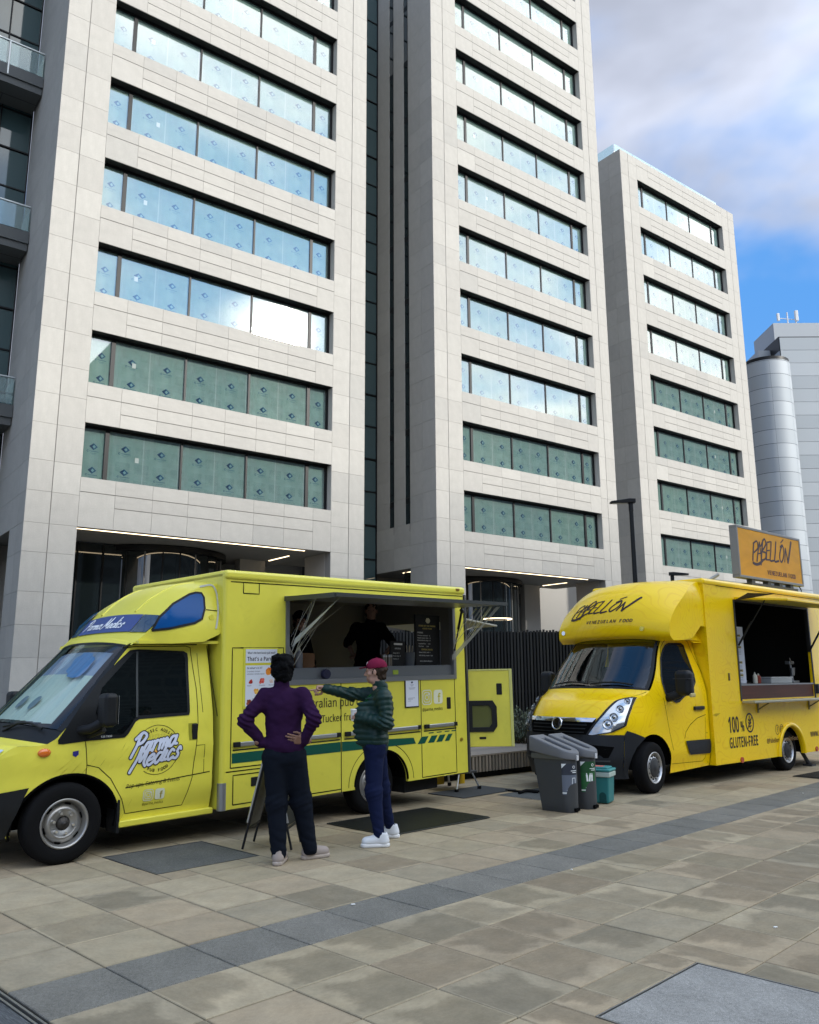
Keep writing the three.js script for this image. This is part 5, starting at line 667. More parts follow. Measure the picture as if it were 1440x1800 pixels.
  add('sign_mount', [bx(3.55, 5.35, 3.12, 3.20, -0.42, -0.2), ...[3.7, 4.3, 4.75, 5.2].map((x) => bx(x - 0.06, x + 0.06, 3.20, 3.28, -0.34, -0.24))], std(0.10, 0.095, 0.075, 0.6, 0.4), s); add('sign_cable', tube([[5.3, 3.15, -0.3], [5.5, 3.14, -0.22], [5.6, 3.2, -0.25], [5.62, 3.28, -0.3]], 0.01, 16, 5), blackPlastic, s); add('aerial', [bar([2.55, 3.12, -0.6], [2.95, 3.32, -0.5], 0.03, 8)], std(0.3, 0.3, 0.28, 0.5), T);
}

// ---------------------------------------------------------------- fence, deck, shrub, lamps, bins, mats, boards
{
  const F = thing('slatted_fence', 'tall fence of dark upright slats between the two food trucks', 'fence', [-1.6, 0, -17.3], 0.03), sl = [0, 1, 2].map((k) => std(0.020 + k * 0.006, 0.021 + k * 0.006, 0.022 + k * 0.005, 0.7));
  add('fence_back', bx(0, 8.2, 0.0, 2.52, -0.10, -0.07), std(0.008, 0.008, 0.008, 0.9), F); add('fence_rail', bx(0, 8.2, 1.28, 1.32, -0.066, -0.002), sl[0], F);
  const g = bx(-0.02, 0.02, 0, 2.55, 0, 0.06); for (let i = 0; i < 120; i++) { const m = add('slat', g, sl[Math.floor(rnd(0, 3))], F); m.position.set(0.04 + i * 0.068, rnd(-0.02, 0.015), rnd(0, 0.006)); }
  const D = thing('timber_deck', 'low timber deck with a slatted front behind the open rear door', 'deck', [0.35, 0, -13.08], 0.739);
  const wd = [0, 1, 2, 3].map((k) => std(0.20 + k * 0.022, 0.18 + k * 0.018, 0.155 + k * 0.015, 0.85));
  add('deck_base', bx(0, 5.9, 0.0, 0.30, -2.9, -0.12), std(0.01, 0.01, 0.01, 0.9), D); for (let i = 0; i < 20; i++) add('board', bx(-0.02, 5.92, 0.345, 0.37, -0.02 - i * 0.145 - 0.138, -0.02 - i * 0.145), wd[Math.floor(rnd(0, 4))], D);
  for (let i = 0; i < 74; i++) add('slat', bx(i * 0.08, i * 0.08 + 0.045, 0.10, 0.343, -0.06, -0.025), wd[Math.floor(rnd(0, 4))], D); add('deck_rail', bx(0, 5.9, 0.27, 0.285, -0.09, -0.061), std(0.06, 0.055, 0.05, 0.9), D);
  // grey-green shrub: short twigs with many small leaves
  const S = thing('shrub', 'low grey-green shrub growing against the dark slatted fence', 'shrub', [2.15, 0.36, -16.2]); const tw = [], lf = [], lf2 = [];
  for (let i = 0; i < 130; i++) { const a = rnd(0, 6.28), r = Math.sqrt(rnd()) * 0.62, h = rnd(0.3, 1) * 0.78 * (1 - 0.5 * r), x = Math.cos(a) * r * 1.15, z = Math.sin(a) * r * 0.8; tw.push(bar([x * 0.35, 0, z * 0.35], [x, h, z], 0.006, 4, 0.002)); for (let k = 0; k < 20; k++) { const t = rnd(0.25, 1.05), q = new THREE.PlaneGeometry(rnd(0.012, 0.02), rnd(0.035, 0.06)).rotateX(rnd(-1.2, 1.2)).rotateY(rnd(0, 6.3)).translate(x * mix(0.35, 1, t) + rnd(-0.05, 0.05), h * t + rnd(-0.02, 0.04), z * mix(0.35, 1, t) + rnd(-0.05, 0.05)); (rnd() < 0.5 ? lf : lf2).push(q); } }
  add('stem', tw, std(0.09, 0.075, 0.05, 0.9), S).userData.kind = 'stuff'; add('foliage', lf, std(0.10, 0.125, 0.085, 0.8), S).userData.kind = 'stuff'; add('foliage', lf2, std(0.15, 0.17, 0.13, 0.8), S).userData.kind = 'stuff';
  const lamp = (x, z, h, label, k) => { const L = thing('street_lamp', label, 'street lamp', [x, 0, z], 0, 'slim black street lamps'); add('lamp_post', [new THREE.CylinderGeometry(0.055 * k, 0.075 * k, h, 12).translate(0, h / 2, 0), new THREE.CylinderGeometry(0.075, 0.075, 0.3, 12).translate(0, h - 0.1, 0)], darkMetal, L); add('lamp_head', [new THREE.ExtrudeGeometry(shapeOf([[0.12, 0.02], [0.12, 0.12], [-0.05, 0.13], [-0.62, 0.045], [-0.62, 0.01]]), { depth: 0.22, bevelEnabled: true, bevelSize: 0.01, bevelThickness: 0.01, bevelSegments: 1 }).translate(0, h, -0.11).scale(k > 1 ? 1 : 1, 1, 1)], darkMetal, L); add('lamp_panel', bx(-0.58, -0.12, h - 0.012, h - 0.004, -0.08, 0.08), std(0.5, 0.5, 0.46, 0.4), L); return L; };
  lamp(6.86, -25, 6.85, 'tall black street lamp rising behind the amber truck in front of the right tower', 1.2); const l2 = lamp(10.55, -33, 5.55, 'short distant black street lamp above the roof of the amber truck', 0.8); l2.rotation.y = Math.PI - 0.3; l2.scale.set(1, 1, 1);
}
{ // bins
  const grey = std(0.055, 0.058, 0.060, 0.55), rimM = std(0.16, 0.165, 0.175, 0.5);
  const outline = (L, w) => { const s = new THREE.Shape(); s.moveTo(-L / 2, -w / 2); s.lineTo(L / 2 - w / 2, -w / 2); s.absarc(L / 2 - w / 2, 0, w / 2, -Math.PI / 2, Math.PI / 2, false); s.lineTo(-L / 2, w / 2); s.closePath(); return s; };
  function slimBin(name, label, x, z, turn, sticker) {
    const B = thing(name, label, 'bin', [x, 0, z], turn, 'slim grey recycling bins in front of the amber truck');
    const g = new THREE.ExtrudeGeometry(outline(0.50, 0.26), { depth: 0.66, bevelEnabled: true, bevelSize: 0.008, bevelThickness: 0.008, bevelSegments: 2, curveSegments: 20, steps: 6 }).rotateX(-Math.PI / 2), p = g.attributes.position;
    for (let i = 0; i < p.count; i++) { const t = clamp(p.getY(i) / 0.66), k = 0.80 + 0.20 * t; p.setXYZ(i, p.getX(i) * k + 0.05 * (1 - t), p.getY(i) + 0.008, p.getZ(i) * (0.86 + 0.14 * t)); } g.computeVertexNormals(); add('bin_body', toCreasedNormals(g, 0.6), grey, B);
    const s = outline(0.545, 0.29), h = outline(0.43, 0.15); s.holes.push(new THREE.Path(h.getPoints(12).reverse()));
    const lid = new THREE.ExtrudeGeometry(s, { depth: 0.10, bevelEnabled: true, bevelSize: 0.016, bevelThickness: 0.016, bevelSegments: 3, curveSegments: 20 }).rotateX(-Math.PI / 2), q = lid.attributes.position; for (let i = 0; i < q.count; i++) { const x = q.getX(i), y = q.getY(i); q.setY(i, 0.665 + y + (y > 0.05 ? -0.33 * (x - 0.02) : -0.16 * x)); } lid.computeVertexNormals(); add('bin_lid', toCreasedNormals(lid, 0.6), rimM, B);
    add('bin_throat', new THREE.ExtrudeGeometry(outline(0.43, 0.15), { depth: 0.01, bevelEnabled: false }).rotateX(-Math.PI / 2).rotateZ(-0.318).translate(0, 0.738, 0), darkVoid, B);
    add('liner', new THREE.ExtrudeGeometry(outline(0.535, 0.285), { depth: 0.045, bevelEnabled: true, bevelSize: 0.006, bevelThickness: 0.01, bevelSegments: 2, curveSegments: 16 }).rotateX(-Math.PI / 2).translate(0, 0.618, 0), std(0.10, 0.10, 0.085, 0.4), B);
    // label wrapped on the rounded end
    const m = new THREE.MeshStandardMaterial({ roughness: 0.5, map: sticker }), c = new THREE.CylinderGeometry(0.1375, 0.1275, 0.36, 18, 1, true, 0.15, 1.5), st = add('bin_label', c.translate(0.121, 0.385, 0), m, B); st.scale.set(1.02, 1, 1.02);
    add('pedal', rbx(0.22, 0.275, 0.012, 0.05, -0.05, 0.05, 0.008), darkVoid, B); add('latch', rbx(0.275, 0.30, 0.60, 0.66, -0.02, 0.02, 0.006), std(0.6, 0.6, 0.6, 0.5), B);
    return B;
  }
  const lab = (top, bot, ic) => canvasTex(160, 300, (g) => { g.fillStyle = top; g.fillRect(0, 0, 160, 110); g.fillStyle = bot; g.fillRect(0, 110, 160, 190); g.fillStyle = 'rgb(232,236,236)'; g.beginPath(); g.moveTo(0, 0); g.lineTo(46, 0); g.lineTo(0, 46); g.fill(); g.strokeStyle = g.fillStyle; g.lineWidth = 5; g.beginPath(); g.arc(122, 34, 12, 0, 7); g.stroke(); g.fillRect(88, 66, 66, 7); g.fillRect(104, 82, 50, 7); g.lineWidth = 6;
    if (ic) { for (const [x, r] of [[60, -0.1], [88, 0.1], [112, 0]]) { g.save(); g.translate(x, 160); g.rotate(r); g.fillRect(-9, -30, 18, 66); g.fillRect(-5, -46, 10, 18); g.restore(); } } else { g.beginPath(); g.moveTo(104, 140); g.lineTo(136, 140); g.lineTo(140, 225); g.lineTo(100, 225); g.closePath(); g.stroke(); }
    g.fillStyle = 'rgba(232,236,236,0.8)'; g.fillRect(60, 244, 92, 5); g.fillRect(44, 254, 108, 5); g.fillStyle = 'rgba(240,244,240,0.9)'; g.fillRect(0, 276, 160, 12); });
  slimBin('recycling_bin', 'front slim grey recycling bin with a grey label in front of the amber truck', 1.80, -10.57, -0.72, lab('rgb(44,50,62)', 'rgb(96,104,118)', 0));
  slimBin('recycling_bin', 'rear slim grey recycling bin with a green label beside the teal bin', 2.08, -10.82, -0.72, lab('rgb(18,74,36)', 'rgb(24,88,42)', 1));
  const T = thing('food_waste_bin', 'small teal lidded bin standing behind the two grey recycling bins', 'bin', [2.46, 0, -11.18], -0.5), teal = std(0.035, 0.20, 0.20, 0.5);
  add('bin_body', (() => { const g = new RoundedBoxGeometry(0.30, 0.36, 0.28, 3, 0.02).translate(0, 0.19, 0), p = g.attributes.position; for (let i = 0; i < p.count; i++) { const k = 0.88 + 0.12 * p.getY(i) / 0.37; p.setX(i, p.getX(i) * k); p.setZ(i, p.getZ(i) * k); } g.computeVertexNormals(); return g; })(), teal, T);
  add('bin_lid', [rbx(-0.17, 0.17, 0.395, 0.43, -0.16, 0.16, 0.016, 3), rbx(-0.13, 0.13, 0.425, 0.452, -0.12, 0.12, 0.012, 3)], std(0.05, 0.24, 0.235, 0.5), T); add('liner', rbx(-0.165, 0.165, 0.33, 0.392, -0.155, 0.155, 0.012), phys(0.45, 0.55, 0.50, 0.4), T); add('lid_sticker', rbx(-0.09, 0.05, 0.4525, 0.455, -0.06, 0.06, 0.001), std(0.62, 0.12, 0.08, 0.6), T);
  add('pedal_recess', [new THREE.CylinderGeometry(0.045, 0.045, 0.02, 20, 1, false).rotateX(Math.PI / 2).translate(0.06, 0.10, 0.122), bx(0.015, 0.105, 0.02, 0.10, 0.112, 0.133)], std(0.01, 0.07, 0.07, 0.6), T); each('rib', [-0.11, -0.05].map((x) => bx(x, x + 0.008, 0.03, 0.32, 0.12, 0.136)), teal, T); add('pedal', rbx(-0.12, -0.05, 0.01, 0.035, 0.13, 0.18, 0.008), darkVoid, T);
}
{ // mats, cable, step, folding board
  const S = 0.5301, inGrid = (j, k, y = 0) => V3(j * S, y, k * S).applyAxisAngle(V3(0, 1, 0), YP).add(V3(-1.74355, 0, -5.08567)).toArray();
  const mat = (label, c, rot, w, d, ribs, m, grp) => { const g = thing('rubber_mat', label, 'mat', c, rot, grp); add('mat_base', rbx(-w / 2, w / 2, 0.003, 0.012, -d / 2, d / 2, 0.003), m, g); if (ribs) { const L = []; const n = Math.floor(w / 0.034); for (let i = 0; i < n; i++) L.push(bx(-w / 2 + 0.02 + i * 0.034, -w / 2 + 0.034 + i * 0.034, 0.012, 0.018, -d / 2 + 0.02, d / 2 - 0.02)); add('rib', L, m, g).userData.kind = 'stuff'; } return g; };
  const mr = std(0.030, 0.032, 0.028, 0.45);
  mat('ribbed black rubber mat on the paving below the serving hatch', inGrid(8.69, -4.0), YP - 0.02, 1.57, 1.05, true, mr); mat('flat dark mat by the rear corner of the lime truck', inGrid(13.05, -5.95), YP, 1.15, 0.66, false, std(0.055, 0.06, 0.065, 0.7)); mat('dark mat at the right edge beside the rear wheel of the amber truck', [6.95, 0, -14.05], YV, 1.5, 0.75, true, std(0.03, 0.028, 0.026, 0.6));
  tag(add('power_cable', [tube([[1.35, 0.014, -12.3], [1.55, 0.016, -12.15], [1.72, 0.014, -12.25], [1.9, 0.016, -12.05], [2.1, 0.014, -12.3], [2.4, 0.016, -12.6]], 0.014, 60, 6), tube([[1.5, 0.016, -12.0], [1.62, 0.03, -12.12], [1.78, 0.016, -12.08]], 0.022, 24, 6)], rubber), 'black power cable lying across the pale cover near the bins', 'cable');
  const st = thing('folding_step', 'low yellow folding step with splayed silver legs at the rear of the lime truck', 'step', [0.70, 0, -12.30], YT); add('step_tread', [rbx(-0.10, 0.36, 0.235, 0.265, -0.55, 0.02, 0.01)], std(0.06, 0.06, 0.06, 0.7), st); each('leg', [[-0.02, 0.0, -0.14, 0.06], [0.26, 0.0, 0.34, 0.07], [-0.02, -0.5, -0.14, -0.54], [0.28, -0.5, 0.36, -0.54]].map(([a, b, c, d]) => bar([a, 0.24, b], [c, 0.03, d], 0.013, 8)), steelTrim, st); each('leg_foot', [[-0.14, 0.06], [0.34, 0.07], [-0.14, -0.54], [0.36, -0.54]].map(([c, d]) => rbx(c - 0.025, c + 0.025, 0.001, 0.05, d - 0.02, d + 0.02, 0.006)), rubber, st);
  each('yellow_panel', [rbx(-0.14, 0.10, 0.06, 0.22, -0.42, -0.40, 0.006), rbx(0.30, 0.42, 0.05, 0.26, -0.30, -0.28, 0.006)], std(0.62, 0.40, 0.02, 0.5), st);
  const A = thing('folding_board', 'black folding display board standing on the paving behind the man in purple', 'sign', [-1.345, 0, -8.44], Math.PI / 2 - 0.1), bm = std(0.012, 0.012, 0.013, 0.5);
  for (const [s, nm] of [[1, 'front_panel'], [-1, 'back_panel']]) { const p = new THREE.Group(); p.name = nm; A.add(p); const r = 0.012, L = (x0, y0, x1, y1) => bar([x0, y0, s * (0.02 + 0.22 * (1 - y0 / 0.92))], [x1, y1, s * (0.02 + 0.22 * (1 - y1 / 0.92))], r, 8);
    add('frame', [L(-0.19, 0.013, -0.19, 0.92), L(0.19, 0.013, 0.19, 0.92), L(-0.19, 0.91, 0.19, 0.91), L(-0.19, 0.20, 0.19, 0.20)].map((g, i) => g), bm, p).scale.set(1, 1, 1); add('board_face', (() => { const g = new THREE.BufferGeometry(), z = (y) => s * (0.02 + 0.22 * (1 - y / 0.92)); const P = [[-0.175, 0.22], [0.175, 0.22], [0.175, 0.89], [-0.175, 0.89]].map(([x, y]) => [x, y, z(y)]); const Q = P.map(([x, y, zz]) => [x, y, zz - s * 0.012]); const f = (a, b, c, d) => [...a, ...b, ...c, ...a, ...c, ...d]; g.setAttribute('position', new THREE.Float32BufferAttribute([...f(...P), ...f(Q[0], Q[3], Q[2], Q[1]), ...f(P[0], Q[0], Q[1], P[1]), ...f(P[1], Q[1], Q[2], P[2]), ...f(P[3], P[2], Q[2], Q[3]), ...f(P[0], P[3], Q[3], Q[0])], 3)); g.computeVertexNormals(); return g; })(), s > 0 ? std(0.02, 0.022, 0.02, 0.4) : std(0.10, 0.10, 0.09, 0.5), p);
    add('edge_trim', [L(-0.19, 0.25, -0.19, 0.91), L(0.19, 0.25, 0.19, 0.91)].map((g) => g.scale(1.0, 1, 1).translate(0, 0.002, s * 0.014)), std(0.5, 0.5, 0.5, 0.35, 0.7), p).scale.set(1, 1, 1); }
}
{ // things standing on the two serving counters
  const put = (name, label, cat, w, turn, grp) => thing(name, label, cat, w.toArray(), turn, grp);
  const chalk = (w, h, lines, big) => new THREE.MeshStandardMaterial({ roughness: 0.7, map: canvasTex(w, h, (g) => { g.fillStyle = 'rgb(16,16,17)'; g.fillRect(0, 0, w, h); g.fillStyle = 'rgb(196,190,160)'; if (big) { for (let k = 0; k < 7; k++) { g.beginPath(); g.arc(w / 2 + Math.cos(k) * 14, 40 + Math.sin(k) * 10, 14, 0, 7); g.fill(); } } lines.forEach(([t, x, y, s, c]) => { g.fillStyle = c || 'rgb(205,205,200)'; g.font = `bold ${s}px sans-serif`; g.fillText(t, x, y, w - x - 8); }); }) });
  const b1 = put('menu_board', 'tall chalk menu board on the right end of the serving counter', 'menu board', onP(4.80, 1.675, -0.17), YT, 'chalk boards on the serving counter');
  add('board_frame', rbx(-0.235, 0.235, 0, 0.665, -0.03, 0, 0.006), std(0.012, 0.012, 0.012, 0.6), b1); add('board_face', new THREE.PlaneGeometry(0.44, 0.635).translate(0, 0.333, 0.003), chalk(280, 404, [['HOME OF THE PARMA', 26, 92, 20, 'rgb(200,180,90)'], ["AUSSIE FOOD", 74, 114, 18, 'rgb(200,180,90)'], ['PARMA', 12, 150, 20], ['Chicken schnitzel   12', 12, 172, 15], ['Napoli sauce, ham   13', 12, 192, 15], ['Mozzarella & chips  13', 12, 212, 15], ['Loaded fries      9.50', 26, 240, 15], ['Tim Tam        2.00', 26, 262, 15], ['DIPPING SAUCES', 60, 290, 17, 'rgb(200,180,90)'], ['Sweet chilli, aioli  1', 30, 312, 15], ['Soft drinks, water  1.80', 30, 338, 15], ['ask us about allergens', 40, 384, 14]], true), b1);
  const b2 = put('menu_board', 'small black chalk board with a white top beside the man in black', 'menu board', onP(4.27, 1.675, -0.20), YT, 'chalk boards on the serving counter');
  add('board_frame', rbx(-0.135, 0.135, 0, 0.315, -0.02, 0, 0.006), std(0.012, 0.012, 0.012, 0.6), b2); add('board_face', new THREE.PlaneGeometry(0.25, 0.295).translate(0, 0.157, 0.003), chalk(160, 190, [['SPECIALS', 44, 60, 16], ['Snag roll  8', 24, 96, 14], ['Pie & chips  9', 24, 120, 14], ['Pavlova  5', 24, 144, 14]]), b2); add('board_clip', rbx(-0.075, 0.075, 0.265, 0.29, 0.004, 0.012, 0.004), std(0.75, 0.75, 0.72, 0.5), b2);
  const bottle = (m, cap, r, h) => { const t = put('squeeze_bottle', '', 'bottle', V3(), YT); add('bottle_body', new THREE.LatheGeometry([[0, 0], [r, 0.004], [r, h * 0.66], [r * 0.85, h * 0.74], [r * 0.5, h * 0.8], [0, h * 0.8]].map(([a, b]) => new THREE.Vector2(a, b)), 20), m, t); add('nozzle', new THREE.CylinderGeometry(0.004, r * 0.5, h * 0.24, 14).translate(0, h * 0.9, 0), cap, t); return t; };
  [[2.52, 'first', std(0.25, 0.25, 0.25, 0.4)], [2.66, 'second', std(0.2, 0.2, 0.21, 0.4)]].forEach(([x, n, m], i) => { const t = bottle(m, std(0.4, 0.4, 0.38, 0.5), 0.042, 0.24); t.position.copy(onP(x, 1.675, -0.16)); tag(t, i ? 'darker grey sauce bottle on the left end of the steel serving counter' : 'pale grey sauce bottle at the far left of the steel serving counter', 'bottle', 'grey bottles on the serving counter'); });
  const tub = put('cutlery_tub', 'round grey tub between the two chalk boards on the counter', 'tub', onP(4.50, 1.675, -0.22), YT); add('tub_body', new THREE.CylinderGeometry(0.075, 0.065, 0.17, 24, 1, true).translate(0, 0.086, 0), std(0.10, 0.11, 0.12, 0.5), tub); add('tub_base', new THREE.CylinderGeometry(0.064, 0.064, 0.006, 24).translate(0, 0.004, 0), std(0.1, 0.11, 0.12, 0.5), tub); each('stick', [0, 1, 2, 3].map((k) => bar([k * 0.02 - 0.03, 0.02, 0], [k * 0.03 - 0.05, 0.26, 0.02 * (k % 2)], 0.005, 5)), std(0.5, 0.42, 0.28, 0.7), tub);
  const jars = [3.98, 4.07].map((x, i) => { const j = put('sauce_jar', i ? 'right of two small glass jars on the counter behind the burgundy cap' : 'left of two small glass jars on the counter behind the burgundy cap', 'jar', onP(x, 1.675, -0.14), YT, 'glass jars on the serving counter'); add('jar_glass', new THREE.CylinderGeometry(0.032, 0.034, 0.11, 20).translate(0, 0.056, 0), phys(0.16, 0.13, 0.09, 0.1), j); add('jar_lid', new THREE.CylinderGeometry(0.034, 0.034, 0.03, 20).translate(0, 0.127, 0), std(0.35, 0.35, 0.34, 0.4, 0.6), j); return j; });
  const boxes = put('card_box', 'brown cardboard box on the steel counter by the working person', 'box', onP(2.86, 1.675, -0.34), YT); add('box_body', rbx(-0.10, 0.10, 0, 0.17, -0.09, 0.09, 0.004), std(0.24, 0.13, 0.07, 0.85), boxes); add('box_flap', rbx(-0.102, 0.102, 0.168, 0.175, -0.092, 0.0, 0.002), std(0.28, 0.16, 0.09, 0.85), boxes);
  [[3.28, std(0.62, 0.60, 0.50, 0.45), 0.038, 0.19, 'white squeeze bottle on the dark counter of the amber truck'], [3.40, std(0.26, 0.05, 0.03, 0.45), 0.04, 0.17, 'red squeeze bottle on the dark counter of the amber truck']].forEach(([x, m, r, h, l]) => { const t = bottle(m, std(0.5, 0.48, 0.4, 0.5), r, h); t.position.copy(onV(x, 1.463, -0.16)); t.rotation.y = YV; tag(t, l, 'bottle'); });
  const tb = put('food_tub', 'clear plastic food container on the counter of the amber truck', 'container', onV(4.05, 1.463, -0.20), YV); add('tub_body', rbx(-0.40, 0.40, 0.0, 0.09, -0.14, 0.14, 0.015), phys(0.32, 0.34, 0.34, 0.15), tb); add('tub_lid', rbx(-0.41, 0.41, 0.091, 0.11, -0.15, 0.15, 0.006), phys(0.42, 0.44, 0.44, 0.15), tb);
  const mx = put('juice_press', 'upright metal press on the right of the amber truck counter', 'machine', onV(4.78, 1.463, -0.24), YV); add('press_base', rbx(-0.11, 0.13, 0, 0.04, -0.1, 0.1, 0.01), steelDull, mx); add('press_column', [bar([0.06, 0.04, 0], [0.03, 0.36, 0], 0.03, 14, 0.022), new THREE.CylinderGeometry(0.05, 0.035, 0.14, 20).translate(0.05, 0.2, 0.02)], steelDull, mx); add('press_head', [rbx(-0.08, 0.10, 0.33, 0.39, -0.05, 0.05, 0.015), bar([-0.05, 0.37, 0.06], [-0.15, 0.44, 0.08], 0.01, 8)], steelDull, mx);
}

for (const [x, z, w] of [[-0.42, -6.35, 'dark granite band near the man in purple'], [1.35, -7.4, 'granite band below the recycling bins'], [2.35, -5.75, 'beige slabs beside the large pale cover'], [5.4, -11.9, 'dark band near the amber truck']]) { const l = thing('litter_scrap', 'tiny white scrap of litter on the ' + w, 'litter', [x, 0.001, z], rnd(0, 6)); add('scrap', new RoundedBoxGeometry(rnd(0.018, 0.03), 0.008, rnd(0.01, 0.016), 2, 0.003).translate(0, 0.004, 0), std(0.75, 0.74, 0.70, 0.8), l); }

// ---------------------------------------------------------------- people
// fields are lists of tapered capsules and ellipsoids joined by a smooth minimum, meshed with surface nets
const cap = (a, b, ra, rb = ra, k = 0.03) => ({ a, b, ra, rb, k }), ell = (c, r, k = 0.03, yaw = 0) => ({ c, r, k, cy: Math.cos(yaw), sy: Math.sin(yaw) });
function field(prims, mod) {
  return (x, y, z) => {
    let d = 1e3;
    for (const q of prims) {
      let e, t = 0;
      if (q.c) { const X = x - q.c[0], Y = (y - q.c[1]) / q.r[1], Z = z - q.c[2], u = (X * q.cy - Z * q.sy) / q.r[0], w = (X * q.sy + Z * q.cy) / q.r[2], l = Math.sqrt(u * u + Y * Y + w * w); e = (l - 1) * Math.min(q.r[0], q.r[1], q.r[2]) * (l > 1 ? 1.15 : 1); }
      else { const ax = q.a[0], ay = q.a[1], az = q.a[2], bx_ = q.b[0] - ax, by = q.b[1] - ay, bz = q.b[2] - az, L = bx_ * bx_ + by * by + bz * bz || 1e-9; t = ((x - ax) * bx_ + (y - ay) * by + (z - az) * bz) / L; t = t < 0 ? 0 : t > 1 ? 1 : t; const dx = x - ax - t * bx_, dy = y - ay - t * by, dz = z - az - t * bz; e = Math.sqrt(dx * dx + dy * dy + dz * dz) - (q.ra + (q.rb - q.ra) * t); if (q.ridge) e -= q.ridge * (Math.abs(Math.sin(Math.sqrt(L) * t / q.step * Math.PI)) - 0.6); }
      if (q.sub) { d = Math.max(d, -e); continue; }
      const k = q.k, h = k > 0 ? Math.max(k - Math.abs(d - e), 0) / k : 0; d = Math.min(d, e) - h * h * k * 0.25;
    }
    return mod ? mod(d, x, y, z) : d;
  };
}
function nets(f, lo, hi, c) {
  const nx = Math.ceil((hi[0] - lo[0]) / c) + 1, ny = Math.ceil((hi[1] - lo[1]) / c) + 1, nz = Math.ceil((hi[2] - lo[2]) / c) + 1, v = new Float32Array(nx * ny * nz);
  for (let k = 0, q = 0; k < nz; k++) for (let j = 0; j < ny; j++) for (let i = 0; i < nx; i++, q++) v[q] = f(lo[0] + i * c, lo[1] + j * c, lo[2] + k * c);
  const id = new Int32Array(nx * ny * nz).fill(-1), P = [], I = [], sx = 1, sy = nx, sz = nx * ny, C = [0, sx, sy, sx + sy, sz, sx + sz, sy + sz, sx + sy + sz], Eg = [[0, 1], [2, 3], [4, 5], [6, 7], [0, 2], [1, 3], [4, 6], [5, 7], [0, 4], [1, 5], [2, 6], [3, 7]];
  for (let k = 0; k < nz - 1; k++) for (let j = 0; j < ny - 1; j++) for (let i = 0; i < nx - 1; i++) {
    const q = i + j * sy + k * sz; let m = 0; for (let n = 0; n < 8; n++) if (v[q + C[n]] < 0) m |= 1 << n; if (m === 0 || m === 255) continue;
    let X = 0, Y = 0, Z = 0, n = 0; for (const [a, b] of Eg) { const ia = m >> a & 1, ib = m >> b & 1; if (ia === ib) continue; const va = v[q + C[a]], vb = v[q + C[b]], t = va / (va - vb); X += (a & 1) + t * ((b & 1) - (a & 1)); Y += (a >> 1 & 1) + t * ((b >> 1 & 1) - (a >> 1 & 1)); Z += (a >> 2) + t * ((b >> 2) - (a >> 2)); n++; }
    id[q] = P.length / 3; P.push(lo[0] + (i + X / n) * c, lo[1] + (j + Y / n) * c, lo[2] + (k + Z / n) * c);
  }
  const quad = (a, b, d, e, flip) => { if (a < 0 || b < 0 || d < 0 || e < 0) return; flip ? I.push(a, d, b, b, d, e) : I.push(a, b, d, b, e, d); };
  for (let k = 1; k < nz - 1; k++) for (let j = 1; j < ny - 1; j++) for (let i = 1; i < nx - 1; i++) {
    const q = i + j * sy + k * sz, s = v[q] < 0;
    if (s !== v[q + sx] < 0) quad(id[q - sy - sz], id[q - sz], id[q - sy], id[q], !s);
    if (s !== v[q + sy] < 0) quad(id[q - sx - sz], id[q - sx], id[q - sz], id[q], !s);
    if (s !== v[q + sz] < 0) quad(id[q - sx - sy], id[q - sy], id[q - sx], id[q], !s);
  }
  const g = new THREE.BufferGeometry(); g.setAttribute('position', new THREE.Float32BufferAttribute(P, 3)); g.setAttribute('uv', new THREE.Float32BufferAttribute(new Float32Array(P.length / 3 * 2), 2)); g.setIndex(I); g.computeVertexNormals(); return g;
}
function meshOf(prims, cell, mod, pad = 0.05) {
  const lo = [9, 9, 9], hi = [-9, -9, -9]; for (const q of prims) { if (q.sub) continue; for (let n = 0; n < 3; n++) { if (q.c) { const r = n === 1 ? q.r[1] : Math.max(q.r[0], q.r[2]); lo[n] = Math.min(lo[n], q.c[n] - r); hi[n] = Math.max(hi[n], q.c[n] + r); } else { lo[n] = Math.min(lo[n], q.a[n] - q.ra, q.b[n] - q.rb); hi[n] = Math.max(hi[n], q.a[n] + q.ra, q.b[n] + q.rb); } } }
  return nets(field(prims, mod), lo.map((x) => x - pad), hi.map((x) => x + pad), cell);
}
// a head 0.23 m high facing +z, its centre at the ears
function headGeo() {
  const p = [ell([0, 0.035, -0.012], [0.075, 0.088, 0.095], 0.02), ell([0, -0.03, 0.03], [0.058, 0.075, 0.062], 0.03), cap([-0.032, -0.085, 0.03], [0.032, -0.085, 0.03], 0.022, 0.022, 0.03), ell([0, -0.098, 0.062], [0.02, 0.016, 0.018], 0.02),
    cap([0, 0.015, 0.088], [0, -0.028, 0.108], 0.009, 0.013, 0.012), ell([-0.011, -0.033, 0.097], [0.009, 0.008, 0.01], 0.008), ell([0.011, -0.033, 0.097], [0.009, 0.008, 0.01], 0.008),
    cap([-0.04, 0.026, 0.074], [0.04, 0.026, 0.074], 0.012, 0.012, 0.02), cap([-0.022, -0.060, 0.083], [0.022, -0.060, 0.083], 0.007, 0.007, 0.008), cap([-0.018, -0.070, 0.080], [0.018, -0.070, 0.080], 0.008, 0.008, 0.008),
    cap([0, -0.05, -0.02], [0, -0.16, -0.03], 0.055, 0.06, 0.03)];
  for (const s of [-1, 1]) { p.push({ ...ell([s * 0.031, 0.008, 0.089], [0.016, 0.010, 0.012], 0), sub: true }); p.push(ell([s * 0.079, -0.005, -0.004], [0.008, 0.031, 0.018], 0.006)); p.push(ell([s * 0.045, -0.02, 0.055], [0.022, 0.02, 0.022], 0.02)); }
  const eyes = [-1, 1].map((s) => new THREE.SphereGeometry(0.0115, 12, 10).translate(s * 0.031, 0.007, 0.076));
  return join([meshOf(p, 0.0042, null, 0.02), ...eyes]);
}
